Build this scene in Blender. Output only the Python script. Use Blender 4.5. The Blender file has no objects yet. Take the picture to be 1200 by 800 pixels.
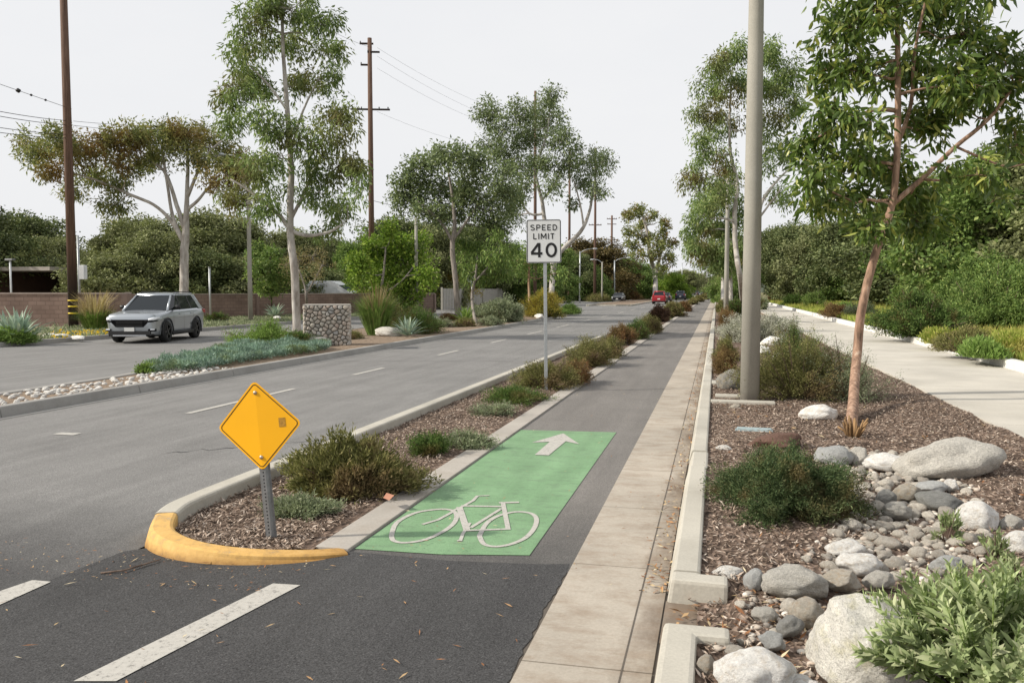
import bpy, bmesh, math, random
import numpy as np
from mathutils import Vector, noise, Matrix
R = math.radians
rng = np.random.default_rng(7)
random.seed(7)
scn = bpy.context.scene
col = scn.collection
# ------------------------------------------------------------------ camera frame
F = 1000.; CX, CY = 600., 400.; H = 1.8
TH = math.atan(60/F); PSI = math.atan(240/(F*math.cos(TH)+60*math.sin(TH)))
def ray(px, py):
    r = px-CX; u = CY-py
    fh = F*math.cos(TH)+u*math.sin(TH); z = u*math.cos(TH)-F*math.sin(TH)
    return (r*math.cos(PSI)-fh*math.sin(PSI), fh*math.cos(PSI)+r*math.sin(PSI), z)
def G(px, py, z=0.):
    x, y, d = ray(px, py); t = (z-H)/d
    return Vector((x*t, y*t, z))
def P(px, py, D):
    x, y, z = ray(px, py); t = D/F
    return Vector((x*t, y*t, H+z*t))
def DG(px, py, z=0.):
    return (z-H)/ray(px, py)[2]*F
def base_at(px, D, z=0.):
    a = P(px, 340, D); return Vector((a.x, a.y, z))
# ------------------------------------------------------------------ objects
def tag(o, label=None, cat=None, group=None, kind=None):
    if label: o['label'] = label
    if cat: o['category'] = cat
    if group: o['group'] = group
    if kind: o['kind'] = kind
    return o
def empty(name, loc, label, cat, group=None, rz=0.):
    o = bpy.data.objects.new(name, None); col.objects.link(o)
    o.location = loc; o.rotation_euler = (0, 0, rz); o.empty_display_size = .2
    return tag(o, label, cat, group)
def mobj(name, me, mat=None, parent=None, loc=None):
    o = bpy.data.objects.new(name, me); col.objects.link(o)
    if mat is not None and len(me.materials) == 0: me.materials.append(mat)
    if parent: o.parent = parent
    if loc is not None: o.location = loc
    return o
def fast_mesh(name, verts, groups, smooth=False):
    """groups: list of (n, array K x n) polygons"""
    me = bpy.data.meshes.new(name)
    verts = np.asarray(verts, dtype=np.float32).reshape(-1, 3)
    me.vertices.add(len(verts)); me.vertices.foreach_set('co', verts.ravel())
    lv = np.concatenate([np.asarray(g, dtype=np.int32).ravel() for g in groups])
    tot = np.concatenate([np.full(len(g), np.asarray(g).shape[1], dtype=np.int32) for g in groups])
    st = np.concatenate([[0], np.cumsum(tot)[:-1]]).astype(np.int32)
    me.loops.add(len(lv)); me.loops.foreach_set('vertex_index', lv)
    me.polygons.add(len(tot)); me.polygons.foreach_set('loop_start', st)
    try: me.polygons.foreach_set('loop_total', tot)
    except Exception: pass
    if smooth: me.polygons.foreach_set('use_smooth', np.ones(len(tot), dtype=bool))
    me.update(calc_edges=True); me.validate()
    return me
class MB:
    def __init__(s): s.v = []; s.f = []
    def add(s, vs, fs):
        b = len(s.v); s.v += [tuple(v) for v in vs]; s.f += [tuple(b+i for i in f) for f in fs]; return s
    def box(s, x0, x1, y0, y1, z0, z1):
        vs = [(x, y, z) for x in (x0, x1) for y in (y0, y1) for z in (z0, z1)]
        return s.add(vs, [(0,1,3,2),(4,6,7,5),(0,4,5,1),(2,3,7,6),(0,2,6,4),(1,5,7,3)])
    def tube(s, pts, rad, n=8, cap=True):
        pts = [Vector(p) for p in pts]
        if not hasattr(rad, '__len__'): rad = [rad]*len(pts)
        rings = []
        for i, p in enumerate(pts):
            d = (pts[min(i+1, len(pts)-1)]-pts[max(i-1, 0)])
            if d.length < 1e-9: d = Vector((0, 0, 1))
            d.normalize()
            if i == 0:
                u = d.orthogonal().normalized()
            else:
                u = (u-d*u.dot(d))
                u = u.normalized() if u.length > 1e-6 else d.orthogonal().normalized()
            w = d.cross(u)
            rings.append([p+(u*math.cos(2*math.pi*k/n)+w*math.sin(2*math.pi*k/n))*rad[i] for k in range(n)])
        vs = [q for r in rings for q in r]; fs = []
        for i in range(len(pts)-1):
            for k in range(n):
                fs.append((i*n+k, i*n+(k+1) % n, (i+1)*n+(k+1) % n, (i+1)*n+k))
        if cap: fs.append(tuple(range(n-1, -1, -1))); fs.append(tuple((len(pts)-1)*n+k for k in range(n)))
        return s.add(vs, fs)
    def disc(s, c, nrm, r, n=20, th=0.):
        c = Vector(c); nrm = Vector(nrm).normalized(); u = nrm.orthogonal().normalized(); w = nrm.cross(u)
        if th == 0:
            return s.add([c+(u*math.cos(2*math.pi*k/n)+w*math.sin(2*math.pi*k/n))*r for k in range(n)], [tuple(range(n))])
        return s.tube([c-nrm*th/2, c+nrm*th/2], r, n)
    def mesh(s, name, smooth=False, off=None, bevel=0.):
        me = bpy.data.meshes.new(name)
        vs = s.v if off is None else [(v[0]-off[0], v[1]-off[1], v[2]-off[2]) for v in s.v]
        me.from_pydata(vs, [], s.f)
        if bevel > 0:
            bm = bmesh.new(); bm.from_mesh(me)
            bmesh.ops.bevel(bm, geom=[e for e in bm.edges if e.calc_face_angle(0) > .5], offset=bevel, segments=2, affect='EDGES', profile=.6)
            bm.to_mesh(me); bm.free()
        if smooth:
            for p in me.polygons: p.use_smooth = True
        me.update(); return me
# ------------------------------------------------------------------ materials
def newmat(name):
    m = bpy.data.materials.new(name); m.use_nodes = True
    nt = m.node_tree; nt.nodes.clear()
    out = nt.nodes.new('ShaderNodeOutputMaterial')
    return m, nt, out
def N(nt, t, **kw):
    n = nt.nodes.new(t)
    for k, v in kw.items():
        if k in n.inputs.keys() if isinstance(k, str) else False: n.inputs[k].default_value = v
        else: setattr(n, k, v)
    return n
def rgb(c): return (c[0], c[1], c[2], 1)
def ramp(nt, fac, stops):
    r = nt.nodes.new('ShaderNodeValToRGB')
    els = r.color_ramp.elements
    while len(els) < len(stops): els.new(.5)
    for e, (p, c) in zip(els, stops): e.position = p; e.color = rgb(c) if hasattr(c, '__len__') else (c, c, c, 1)
    nt.links.new(fac, r.inputs[0]); return r.outputs[0]
def coords(nt, which='Object'):
    t = nt.nodes.new('ShaderNodeTexCoord'); return t.outputs[which]
def geopos(nt): return nt.nodes.new('ShaderNodeNewGeometry').outputs['Position']
def noise_(nt, co, scale, detail=5, rough=.6, dist=0):
    n = nt.nodes.new('ShaderNodeTexNoise'); n.inputs['Scale'].default_value = scale
    n.inputs['Detail'].default_value = detail; n.inputs['Roughness'].default_value = rough; n.inputs['Distortion'].default_value = dist
    nt.links.new(co, n.inputs['Vector']); return n.outputs[0]
def mapping(nt, co, sc=(1, 1, 1)):
    m = nt.nodes.new('ShaderNodeMapping'); m.inputs['Scale'].default_value = sc; nt.links.new(co, m.inputs[0]); return m.outputs[0]
def mix(nt, a, b, fac, mode='MIX'):
    m = nt.nodes.new('ShaderNodeMix'); m.data_type = 'RGBA'; m.blend_type = mode
    for s, v in ((6, a), (7, b), (0, fac)):
        if hasattr(v, 'links') or isinstance(v, bpy.types.NodeSocket): nt.links.new(v, m.inputs[s])
        elif s == 0: m.inputs[0].default_value = v
        else: m.inputs[s].default_value = rgb(v)
    return m.outputs[2]
def mathn(nt, op, a, b=None, c=None):
    m = nt.nodes.new('ShaderNodeMath'); m.operation = op
    for i, v in enumerate((a, b, c)):
        if v is None: continue
        if isinstance(v, bpy.types.NodeSocket): nt.links.new(v, m.inputs[i])
        else: m.inputs[i].default_value = v
    return m.outputs[0]
def principled(nt, out, color, rough=.8, bump=None, bstr=.4, bdist=.01, metal=0., spec=.3, coat=0.):
    b = nt.nodes.new('ShaderNodeBsdfPrincipled')
    if isinstance(color, bpy.types.NodeSocket): nt.links.new(color, b.inputs['Base Color'])
    else: b.inputs['Base Color'].default_value = rgb(color)
    if isinstance(rough, bpy.types.NodeSocket): nt.links.new(rough, b.inputs['Roughness'])
    else: b.inputs['Roughness'].default_value = rough
    b.inputs['Metallic'].default_value = metal; b.inputs['Specular IOR Level'].default_value = spec
    b.inputs['Coat Weight'].default_value = coat
    if bump is not None:
        bp = nt.nodes.new('ShaderNodeBump'); bp.inputs['Strength'].default_value = bstr; bp.inputs['Distance'].default_value = bdist
        nt.links.new(bump, bp.inputs['Height']); nt.links.new(bp.outputs[0], b.inputs['Normal'])
    nt.links.new(b.outputs[0], out.inputs[0]); return b
def simple(name, c, rough=.6, metal=0., spec=.4, var=.12, scale=3., coat=0.):
    m, nt, out = newmat(name)
    n = noise_(nt, coords(nt), scale)
    d = [max(0, x*(1-var)) for x in c]; l = [min(1, x*(1+var)) for x in c]
    principled(nt, out, ramp(nt, n, [(.3, d), (.7, l)]), rough, metal=metal, spec=spec, coat=coat); return m
def leafmat(name, c1, c2, c3=None, patch=.9, trans=.35, rough=.5, dead=None, top=None):
    """leaf colour varies per leaf and in soft patches through the crown"""
    k = 2.45 if 'oak' in name else 1.85 if name == 'lv_broad_green' else (2.05 if name in ('lv_gum', 'lv_gum_rust', 'lv_grey_green', 'lv_mid') else 1.45)
    if name in ('sh_silver', 'straw_grass', 'flower', 'sh_blue', 'lv_pale_twig'): k = 1.05
    c1, c2 = [min(.9, v*k) for v in c1], [min(.9, v*k) for v in c2]
    if c3: c3 = [min(.9, v*k) for v in c3]
    m, nt, out = newmat(name)
    g = nt.nodes.new('ShaderNodeNewGeometry')
    rnd = g.outputs['Random Per Island']
    st = [(0., c1), (.75, c2)]
    if c3: st.append((1., c3))
    c = ramp(nt, rnd, st)
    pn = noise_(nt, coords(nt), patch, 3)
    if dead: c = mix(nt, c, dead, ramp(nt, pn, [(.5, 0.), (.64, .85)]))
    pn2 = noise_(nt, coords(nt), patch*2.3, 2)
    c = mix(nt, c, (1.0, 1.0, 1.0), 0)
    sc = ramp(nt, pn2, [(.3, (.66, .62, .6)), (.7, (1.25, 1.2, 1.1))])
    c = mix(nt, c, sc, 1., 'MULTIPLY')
    b = nt.nodes.new('ShaderNodeBsdfPrincipled'); nt.links.new(c, b.inputs['Base Color'])
    b.inputs['Roughness'].default_value = rough; b.inputs['Specular IOR Level'].default_value = .4 if name == 'lv_broad_green' else .12
    t = nt.nodes.new('ShaderNodeBsdfTranslucent')
    nt.links.new(mix(nt, c, (1.1, 1.25, .6), .5, 'MULTIPLY'), t.inputs[0])
    mx = nt.nodes.new('ShaderNodeMixShader'); mx.inputs[0].default_value = trans
    nt.links.new(b.outputs[0], mx.inputs[1]); nt.links.new(t.outputs[0], mx.inputs[2]); nt.links.new(mx.outputs[0], out.inputs[0])
    return m
def asphalt(name, c, agg=.5, dark_front=False, wear=.12):
    m, nt, out = newmat(name); co = geopos(nt)
    v = nt.nodes.new('ShaderNodeTexVoronoi'); v.inputs['Scale'].default_value = 150; nt.links.new(co, v.inputs['Vector'])
    v2 = nt.nodes.new('ShaderNodeTexVoronoi'); v2.inputs['Scale'].default_value = 75; nt.links.new(co, v2.inputs['Vector'])
    big = noise_(nt, co, .5, 6, .65); mid = noise_(nt, mapping(nt, co, (3, .25, 1)), 1.2, 5)
    base = ramp(nt, big, [(.3, [x*(1-wear) for x in c]), (.7, [x*(1+wear) for x in c])])
    base = mix(nt, base, ramp(nt, mid, [(.3, .86), (.7, 1.1)]), 1., 'MULTIPLY')
    if name == 'path_asphalt':
        sx = nt.nodes.new('ShaderNodeSeparateXYZ'); nt.links.new(co, sx.inputs[0])
        yy = mathn(nt, 'ADD', sx.outputs[1], mathn(nt, 'MULTIPLY', noise_(nt, co, 3., 6, .7), 1.6))
        base = mix(nt, base, (.075, .073, .071), ramp(nt, mathn(nt, 'MULTIPLY', yy, .1), [(.60, .9), (.80, 0.)]))
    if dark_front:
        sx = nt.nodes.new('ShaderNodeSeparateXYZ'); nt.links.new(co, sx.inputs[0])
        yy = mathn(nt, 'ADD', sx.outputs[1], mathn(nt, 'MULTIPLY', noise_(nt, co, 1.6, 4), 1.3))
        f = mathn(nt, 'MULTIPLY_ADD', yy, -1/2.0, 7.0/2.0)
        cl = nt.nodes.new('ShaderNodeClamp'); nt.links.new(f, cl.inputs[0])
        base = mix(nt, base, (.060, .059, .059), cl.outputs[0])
    sp = ramp(nt, v.outputs['Color'], [(.12, 1-agg*.75), (.5, 1.), (.86, 1+agg*.6), (1., 1+agg*2.2)])
    base = mix(nt, base, sp, 1., 'MULTIPLY')
    principled(nt, out, base, .85, v2.outputs['Distance'], .4, .004, spec=.25); return m
def concrete(name, c, stain=(.10, .075, .05), stain_amt=.5, streak=(1, 1, 1), bumps=.25):
    m, nt, out = newmat(name); co = geopos(nt)
    a = noise_(nt, mapping(nt, co, streak), 2.2, 8, .7); b = noise_(nt, co, 60, 3, .6)
    base = ramp(nt, b, [(.25, [x*.86 for x in c]), (.6, c), (.8, [min(1, x*1.1) for x in c])])
    base = mix(nt, base, ramp(nt, noise_(nt, co, .8, 6), [(.3, .82), (.7, 1.1)]), 1., 'MULTIPLY')
    if name == 'gutter_concrete':
        sx = nt.nodes.new('ShaderNodeSeparateXYZ'); nt.links.new(co, sx.inputs[0])
        q = mathn(nt, 'ADD', sx.outputs[0], mathn(nt, 'MULTIPLY_ADD', noise_(nt, mapping(nt, co, (1, .4, 1)), 2.2, 8, .7), .9, -.28))
        base = mix(nt, base, (.11, .075, .05), ramp(nt, mathn(nt, 'ADD', q, .9), [(.60, 0.), (.88, .75)]))
    base = mix(nt, base, stain, ramp(nt, a, [(.46 if 'gutter' in name else .5, 0.), (.76 if 'gutter' in name else .75, stain_amt*.85)]))
    principled(nt, out, base, .85, b, bumps, .004, spec=.25); return m
def stone(name, c1, c2, speck=.5, tint=None, spsc=26):
    m, nt, out = newmat(name); co = coords(nt)
    oi = nt.nodes.new('ShaderNodeObjectInfo')
    ad = nt.nodes.new('ShaderNodeVectorMath'); ad.operation = 'ADD'; nt.links.new(co, ad.inputs[0])
    cmb = nt.nodes.new('ShaderNodeCombineXYZ'); nt.links.new(mathn(nt, 'MULTIPLY', oi.outputs['Random'], 50), cmb.inputs[0]); nt.links.new(cmb.outputs[0], ad.inputs[1])
    co = ad.outputs[0]
    base = mix(nt, c1, c2, oi.outputs['Random'])
    base = mix(nt, base, ramp(nt, noise_(nt, co, 5, 6), [(.3, .82), (.7, 1.12)]), 1., 'MULTIPLY')
    if tint: base = mix(nt, base, tint, ramp(nt, noise_(nt, co, 3.3, 4), [(.5, 0.), (.68, .5)]))
    s = noise_(nt, co, spsc, 3, .85)
    base = mix(nt, base, ramp(nt, s, [(.33, 1-speck), (.47, 1.), (.6, 1.+speck*.3)]), 1., 'MULTIPLY')
    principled(nt, out, base, .85, noise_(nt, co, 9, 8, .75), .8, .06, spec=.25); return m
def bark(name, c1, c2, c3=None, sc=(3, 3, .6), scale=4., rough=.85):
    m, nt, out = newmat(name); co = coords(nt)
    a = noise_(nt, mapping(nt, co, sc), scale, 6, .6, .4)
    st = [(.35, c1), (.58, c2)] + ([(.68, c3)] if c3 else [])
    principled(nt, out, ramp(nt, a, st), rough, a, .6, .02, spec=.2); return m
M = {}
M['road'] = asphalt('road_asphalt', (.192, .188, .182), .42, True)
M['bike'] = asphalt('path_asphalt', (.172, .161, .150), .4)
M['newasph'] = asphalt('new_asphalt', (.056, .0555, .056), .62, wear=.15)
M['gutter'] = concrete('gutter_concrete', (.42, .375, .315), (.20, .135, .085), .75, (1.5, 3.0, 1))
M['curb'] = concrete('curb_concrete', (.47, .445, .385), (.2, .17, .13), .35)
M['curb2'] = concrete('median_curb_concrete', (.32, .31, .29), (.16, .14, .12), .4)
M['strip'] = concrete('strip_concrete', (.40, .37, .33), (.2, .15, .1), .4)
M['walk'] = concrete('walk_concrete', (.52, .49, .43), (.36, .32, .26), .25, bumps=.12)
M['whitecurb'] = concrete('white_curb', (.68, .67, .64), (.4, .38, .34), .3)
M['post'] = concrete('post_concrete', (.36, .345, .30), (.22, .2, .16), .4, (1, 1, .3))
M['joint'] = simple('joint_dirt', (.10, .085, .07), .95)
def yellow_curb():
    m, nt, out = newmat('yellow_curb_paint'); co = geopos(nt)
    w = noise_(nt, co, 9, 8, .75)
    c = ramp(nt, w, [(.30, (.36, .33, .28)), (.38, (.46, .30, .12)), (.5, (.62, .38, .12)), (.62, (.66, .42, .15)), (.72, (.52, .40, .25))])
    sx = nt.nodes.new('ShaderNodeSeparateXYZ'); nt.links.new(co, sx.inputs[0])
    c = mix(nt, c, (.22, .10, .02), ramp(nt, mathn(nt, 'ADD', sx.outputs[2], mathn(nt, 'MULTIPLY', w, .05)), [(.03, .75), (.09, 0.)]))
    principled(nt, out, c, .7, w, .4, .006); return m
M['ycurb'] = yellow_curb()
def mulch():
    m, nt, out = newmat('mulch_soil'); co = geopos(nt)
    v = nt.nodes.new('ShaderNodeTexVoronoi'); v.inputs['Scale'].default_value = 34; nt.links.new(mapping(nt, co, (1, .6, 1)), v.inputs['Vector'])
    c = ramp(nt, v.outputs['Color'], [(.1, (.055, .040, .032)), (.5, (.14, .10, .076)), (.8, (.26, .19, .15)), (1, (.38, .31, .26))])
    c = mix(nt, c, ramp(nt, noise_(nt, co, 1.3, 4), [(.3, .65), (.7, 1.15)]), 1., 'MULTIPLY')
    principled(nt, out, c, .95, v.outputs['Distance'], .8, .02, spec=.1); return m
M['mulch'] = mulch()
def mulch_red():
    m, nt, out = newmat('mulch_far'); co = geopos(nt)
    c = ramp(nt, noise_(nt, co, 9, 6, .8), [(.3, (.10, .075, .055)), (.5, (.22, .165, .12)), (.7, (.38, .31, .245))])
    principled(nt, out, c, .95, spec=.1); return m
M['mulchfar'] = mulch_red()
def chips():
    m, nt, out = newmat('wood_chips')
    g = nt.nodes.new('ShaderNodeNewGeometry')
    c = ramp(nt, g.outputs['Random Per Island'], [(0, (.08, .06, .048)), (.35, (.20, .148, .112)), (.7, (.35, .265, .205)), (.9, (.50, .41, .335)), (1, (.60, .52, .44))])
    principled(nt, out, c, .9, spec=.15); return m
M['chips'] = chips()
def litter():
    m, nt, out = newmat('dry_leaves')
    g = nt.nodes.new('ShaderNodeNewGeometry')
    c = ramp(nt, g.outputs['Random Per Island'], [(0, (.16, .07, .035)), (.4, (.33, .16, .07)), (.75, (.45, .33, .18)), (1, (.62, .55, .38))])
    principled(nt, out, c, .8, spec=.2); return m
M['litter'] = litter()
def green_paint():
    m, nt, out = newmat('green_paint'); co = geopos(nt)
    n1 = noise_(nt, co, 2.2, 7, .7); v = nt.nodes.new('ShaderNodeTexVoronoi'); v.inputs['Scale'].default_value = 110; nt.links.new(co, v.inputs['Vector'])
    c = ramp(nt, n1, [(.3, (.15, .27, .14)), (.7, (.20, .335, .185))])
    c = mix(nt, c, ramp(nt, noise_(nt, co, 45, 4, .8), [(.3, .62), (.42, 1.), (.75, 1.08)]), 1., 'MULTIPLY')
    c = mix(nt, c, (.10, .115, .095), ramp(nt, noise_(nt, mapping(nt, co, (1, 2.6, 1)), 4, 10, .85), [(.5, 0.), (.72, .75)]))
    c = mix(nt, c, (.15, .15, .14), ramp(nt, noise_(nt, co, 24, 8, .9), [(.60, 0.), (.66, .6)]))
    c = mix(nt, c, ramp(nt, noise_(nt, mapping(nt, co, (3.5, .35, 1)), 1.5, 4), [(.3, .88), (.7, 1.08)]), 1., 'MULTIPLY')
    principled(nt, out, c, .75, v.outputs['Distance'], .3, .004, spec=.3); return m
M['green'] = green_paint()
def road_paint():
    m, nt, out = newmat('road_paint'); co = geopos(nt)
    c = ramp(nt, noise_(nt, co, 30, 7, .85), [(.36, (.16, .15, .14)), (.46, (.42, .405, .37)), (.7, (.48, .46, .42))])
    principled(nt, out, c, .75, spec=.3); return m
M['paint'] = road_paint()
def block_wall():
    m, nt, out = newmat('block_wall'); co = coords(nt, 'UV')
    b = nt.nodes.new('ShaderNodeTexBrick'); nt.links.new(co, b.inputs['Vector'])
    b.inputs['Color1'].default_value = (.22, .155, .128, 1); b.inputs['Color2'].default_value = (.27, .195, .162, 1); b.inputs['Mortar'].default_value = (.16, .115, .096, 1)
    b.inputs['Scale'].default_value = 1; b.inputs['Mortar Size'].default_value = .012; b.inputs['Brick Width'].default_value = .4; b.inputs['Row Height'].default_value = .2
    c = mix(nt, b.outputs[0], ramp(nt, noise_(nt, geopos(nt), .9, 6), [(.3, .75), (.7, 1.15)]), 1., 'MULTIPLY')
    principled(nt, out, c, .9, b.outputs['Fac'], -.5, .02, spec=.2); return m
M['block'] = block_wall()
M['wallcap'] = simple('wall_cap', (.33, .27, .235), .9)
def woodpole():
    m, nt, out = newmat('creosote_pole'); co = coords(nt)
    a = noise_(nt, mapping(nt, co, (14, 14, .5)), 2., 6, .7)
    c = ramp(nt, a, [(.3, (.05, .03, .022)), (.5, (.12, .07, .048)), (.7, (.19, .125, .09))])
    sx = nt.nodes.new('ShaderNodeSeparateXYZ'); nt.links.new(co, sx.inputs[0])
    c = mix(nt, (.02, .016, .014), c, ramp(nt, mathn(nt, 'MULTIPLY', sx.outputs[2], .2), [(.3, .1), (.75, 1.)]))
    principled(nt, out, c, .85, a, .4, .01); return m
M['pole'] = woodpole()
M['polefar'] = bark('pole_far', (.10, .06, .045), (.17, .11, .085), sc=(9, 9, .5))
M['redbark'] = bark('peeling_red_bark', (.16, .105, .075), (.37, .235, .165), (.50, .39, .30), (7, 7, 1.6), 2.2)
M['whitebark'] = bark('white_gum_bark', (.26, .23, .2), (.46, .43, .39), (.55, .53, .49), (2, 2, .7), 2.)
M['greybark'] = bark('grey_bark', (.15, .13, .11), (.28, .25, .22), None, (4, 4, .8), 3.)
M['darkbark'] = bark('dark_bark', (.04, .03, .025), (.10, .08, .065), None, (4, 4, .8), 3.)
M['twig'] = bark('shrub_twigs', (.09, .06, .045), (.19, .14, .11))
M['galv'] = simple('galvanised_steel', (.42, .44, .45), .45, .6, .5, .15, 25)
M['galvd'] = simple('weathered_steel', (.22, .225, .23), .55, .5, .5, .2, 25)
M['signwhite'] = simple('sign_white', (.74, .75, .75), .4, 0, .5, .03)
M['black'] = simple('black_paint', (.012, .012, .013), .5, 0, .4)
M['rubber'] = simple('rubber', (.018, .018, .018), .8)
M['signyel'] = simple('sign_yellow', (.95, .46, .003), .42, 0, .5, .035, 2.5)
M['bolt'] = simple('bolt', (.5, .42, .33), .4, .7)
M['sticker'] = simple('brown_sticker', (.42, .22, .03), .6, scale=60, var=.3)
M['bluelid'] = simple('blue_grey_lid', (.30, .37, .38), .7, scale=20)
M['whitebox'] = simple('white_box', (.62, .64, .66), .5)
M['boxyellow'] = simple('reflective_yellow', (.75, .55, .02), .4)
M['lens'] = simple('lamp_lens', (.6, .6, .58), .3)
# foliage
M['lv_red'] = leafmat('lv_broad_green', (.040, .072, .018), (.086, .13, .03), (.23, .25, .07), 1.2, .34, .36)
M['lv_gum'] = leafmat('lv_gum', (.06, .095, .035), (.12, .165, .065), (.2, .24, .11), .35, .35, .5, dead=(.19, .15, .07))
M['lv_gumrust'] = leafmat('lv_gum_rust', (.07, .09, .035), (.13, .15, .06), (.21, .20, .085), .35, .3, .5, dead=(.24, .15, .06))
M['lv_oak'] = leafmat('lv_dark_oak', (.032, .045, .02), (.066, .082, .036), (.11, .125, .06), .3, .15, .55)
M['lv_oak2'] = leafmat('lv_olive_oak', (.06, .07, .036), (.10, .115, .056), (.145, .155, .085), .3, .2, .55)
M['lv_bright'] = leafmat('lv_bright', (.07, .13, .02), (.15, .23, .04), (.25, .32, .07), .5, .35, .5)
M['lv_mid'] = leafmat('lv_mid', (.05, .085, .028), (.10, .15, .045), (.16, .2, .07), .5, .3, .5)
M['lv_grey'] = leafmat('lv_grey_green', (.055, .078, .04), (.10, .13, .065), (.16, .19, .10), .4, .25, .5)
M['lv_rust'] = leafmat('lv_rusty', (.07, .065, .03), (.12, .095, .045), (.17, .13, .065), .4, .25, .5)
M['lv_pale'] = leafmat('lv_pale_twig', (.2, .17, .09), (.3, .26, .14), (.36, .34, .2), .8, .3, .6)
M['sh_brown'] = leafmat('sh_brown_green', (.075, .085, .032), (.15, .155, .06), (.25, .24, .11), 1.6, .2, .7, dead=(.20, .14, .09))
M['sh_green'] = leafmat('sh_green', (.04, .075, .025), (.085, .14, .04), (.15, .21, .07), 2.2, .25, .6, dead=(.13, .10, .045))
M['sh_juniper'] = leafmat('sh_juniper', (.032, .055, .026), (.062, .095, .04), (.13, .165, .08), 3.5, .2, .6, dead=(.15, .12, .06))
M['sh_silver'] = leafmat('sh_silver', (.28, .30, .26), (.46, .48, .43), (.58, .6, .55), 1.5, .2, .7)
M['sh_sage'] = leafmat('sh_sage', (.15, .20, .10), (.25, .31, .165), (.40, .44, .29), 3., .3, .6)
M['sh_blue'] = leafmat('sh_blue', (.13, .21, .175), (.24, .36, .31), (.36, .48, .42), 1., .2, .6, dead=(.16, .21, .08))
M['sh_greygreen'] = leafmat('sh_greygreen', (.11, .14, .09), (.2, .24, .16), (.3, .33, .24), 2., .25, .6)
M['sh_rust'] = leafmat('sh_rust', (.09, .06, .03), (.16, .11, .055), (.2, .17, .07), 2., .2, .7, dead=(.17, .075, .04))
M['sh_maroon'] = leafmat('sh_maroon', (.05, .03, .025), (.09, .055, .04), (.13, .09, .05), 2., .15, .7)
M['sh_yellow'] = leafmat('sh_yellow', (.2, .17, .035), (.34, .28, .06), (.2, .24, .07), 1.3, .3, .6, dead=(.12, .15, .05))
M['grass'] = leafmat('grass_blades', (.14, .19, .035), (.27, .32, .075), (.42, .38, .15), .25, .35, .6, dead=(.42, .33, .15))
M['strawgrass'] = leafmat('straw_grass', (.3, .24, .13), (.42, .35, .2), (.5, .44, .3), 1., .3, .6)
M['tuft'] = leafmat('tuft_green', (.09, .15, .04), (.16, .25, .07), (.25, .33, .12), 2., .3, .5)
M['agave'] = leafmat('agave_blue', (.16, .23, .2), (.26, .34, .3), (.36, .42, .36), 2., .15, .5)
M['flower'] = leafmat('flower', (.6, .42, .03), (.7, .5, .05), (.75, .6, .1), 2., .3, .6)
# stone
M['st_gray'] = stone('granite_grey', (.47, .45, .405), (.60, .57, .51), .5)
M['st_dark'] = stone('granite_dark', (.25, .25, .235), (.33, .325, .305), .4)
M['st_white'] = stone('granite_white', (.82, .80, .75), (.88, .86, .82), .22, (.52, .41, .28))
M['st_tan'] = stone('sandstone', (.45, .41, .345), (.58, .53, .45), .3, (.40, .27, .15))
M['st_big'] = stone('granite_pale', (.74, .715, .65), (.74, .715, .65), .40, (.52, .48, .27))
M['st_lich'] = stone('granite_lichen', (.25, .24, .215), (.25, .24, .215), .6, (.36, .28, .16))
M['st_red'] = stone('granite_red', (.17, .10, .075), (.17, .10, .075), .5)
M['st_blue'] = stone('slate_blue', (.42, .425, .415), (.53, .535, .52), .35)
M['st_cob'] = stone('cobble', (.40, .37, .325), (.80, .74, .64), .25, (.36, .26, .19), 14)
M['mortar'] = simple('mortar', (.20, .185, .16), .95)
# ------------------------------------------------------------------ foliage builders
def unit(a): return a/np.maximum(np.linalg.norm(a, axis=1, keepdims=True), 1e-9)
def leaves_arr(C, D, Nn, L, W, fold=.12, bend=0.):
    """flat diamond leaf per row: centre base C, direction D, normal Nn"""
    n = len(C); S = unit(np.cross(D, Nn)); Nn = np.cross(S, D)
    L = np.broadcast_to(L, (n,)).reshape(-1, 1); W = np.broadcast_to(W, (n,)).reshape(-1, 1)
    base = C; tip = C+D*L-Nn*L*bend
    l = C+D*L*.42+S*W*.5+Nn*W*fold; r = C+D*L*.42-S*W*.5+Nn*W*fold
    V = np.stack([base, r, tip, l], 1).reshape(-1, 3)
    Fc = np.arange(n*4).reshape(-1, 4)
    return V, Fc
def leaves_full(C, D, Nn, L, W, fold=.15, bend=.15):
    """8-vert leaf with a midrib, folded and bent"""
    n = len(C); S = unit(np.cross(D, Nn)); Nn = np.cross(S, D)
    L = np.broadcast_to(L, (n,)).reshape(-1, 1); W = np.broadcast_to(W, (n,)).reshape(-1, 1)
    def pt(t): return C+D*L*t-Nn*L*bend*t*t
    def sd(t, w, s): return pt(t)+S*W*w*s+Nn*W*fold
    cols = [pt(0.), pt(.3), pt(.65), pt(1.), sd(.22, .42, 1), sd(.6, .42, 1), sd(.22, .42, -1), sd(.6, .42, -1)]
    V = np.stack(cols, 1).reshape(-1, 3); b = np.arange(n)[:, None]*8
    quads = np.concatenate([b+np.array([[1, 4, 5, 2]]), b+np.array([[1, 2, 7, 6]])])
    tris = np.concatenate([b+np.array([[0, 4, 1]]), b+np.array([[0, 1, 6]]), b+np.array([[2, 5, 3]]), b+np.array([[2, 3, 7]])])
    return V, quads, tris
def rnd_unit(n): return unit(rng.normal(size=(n, 3)))
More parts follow.
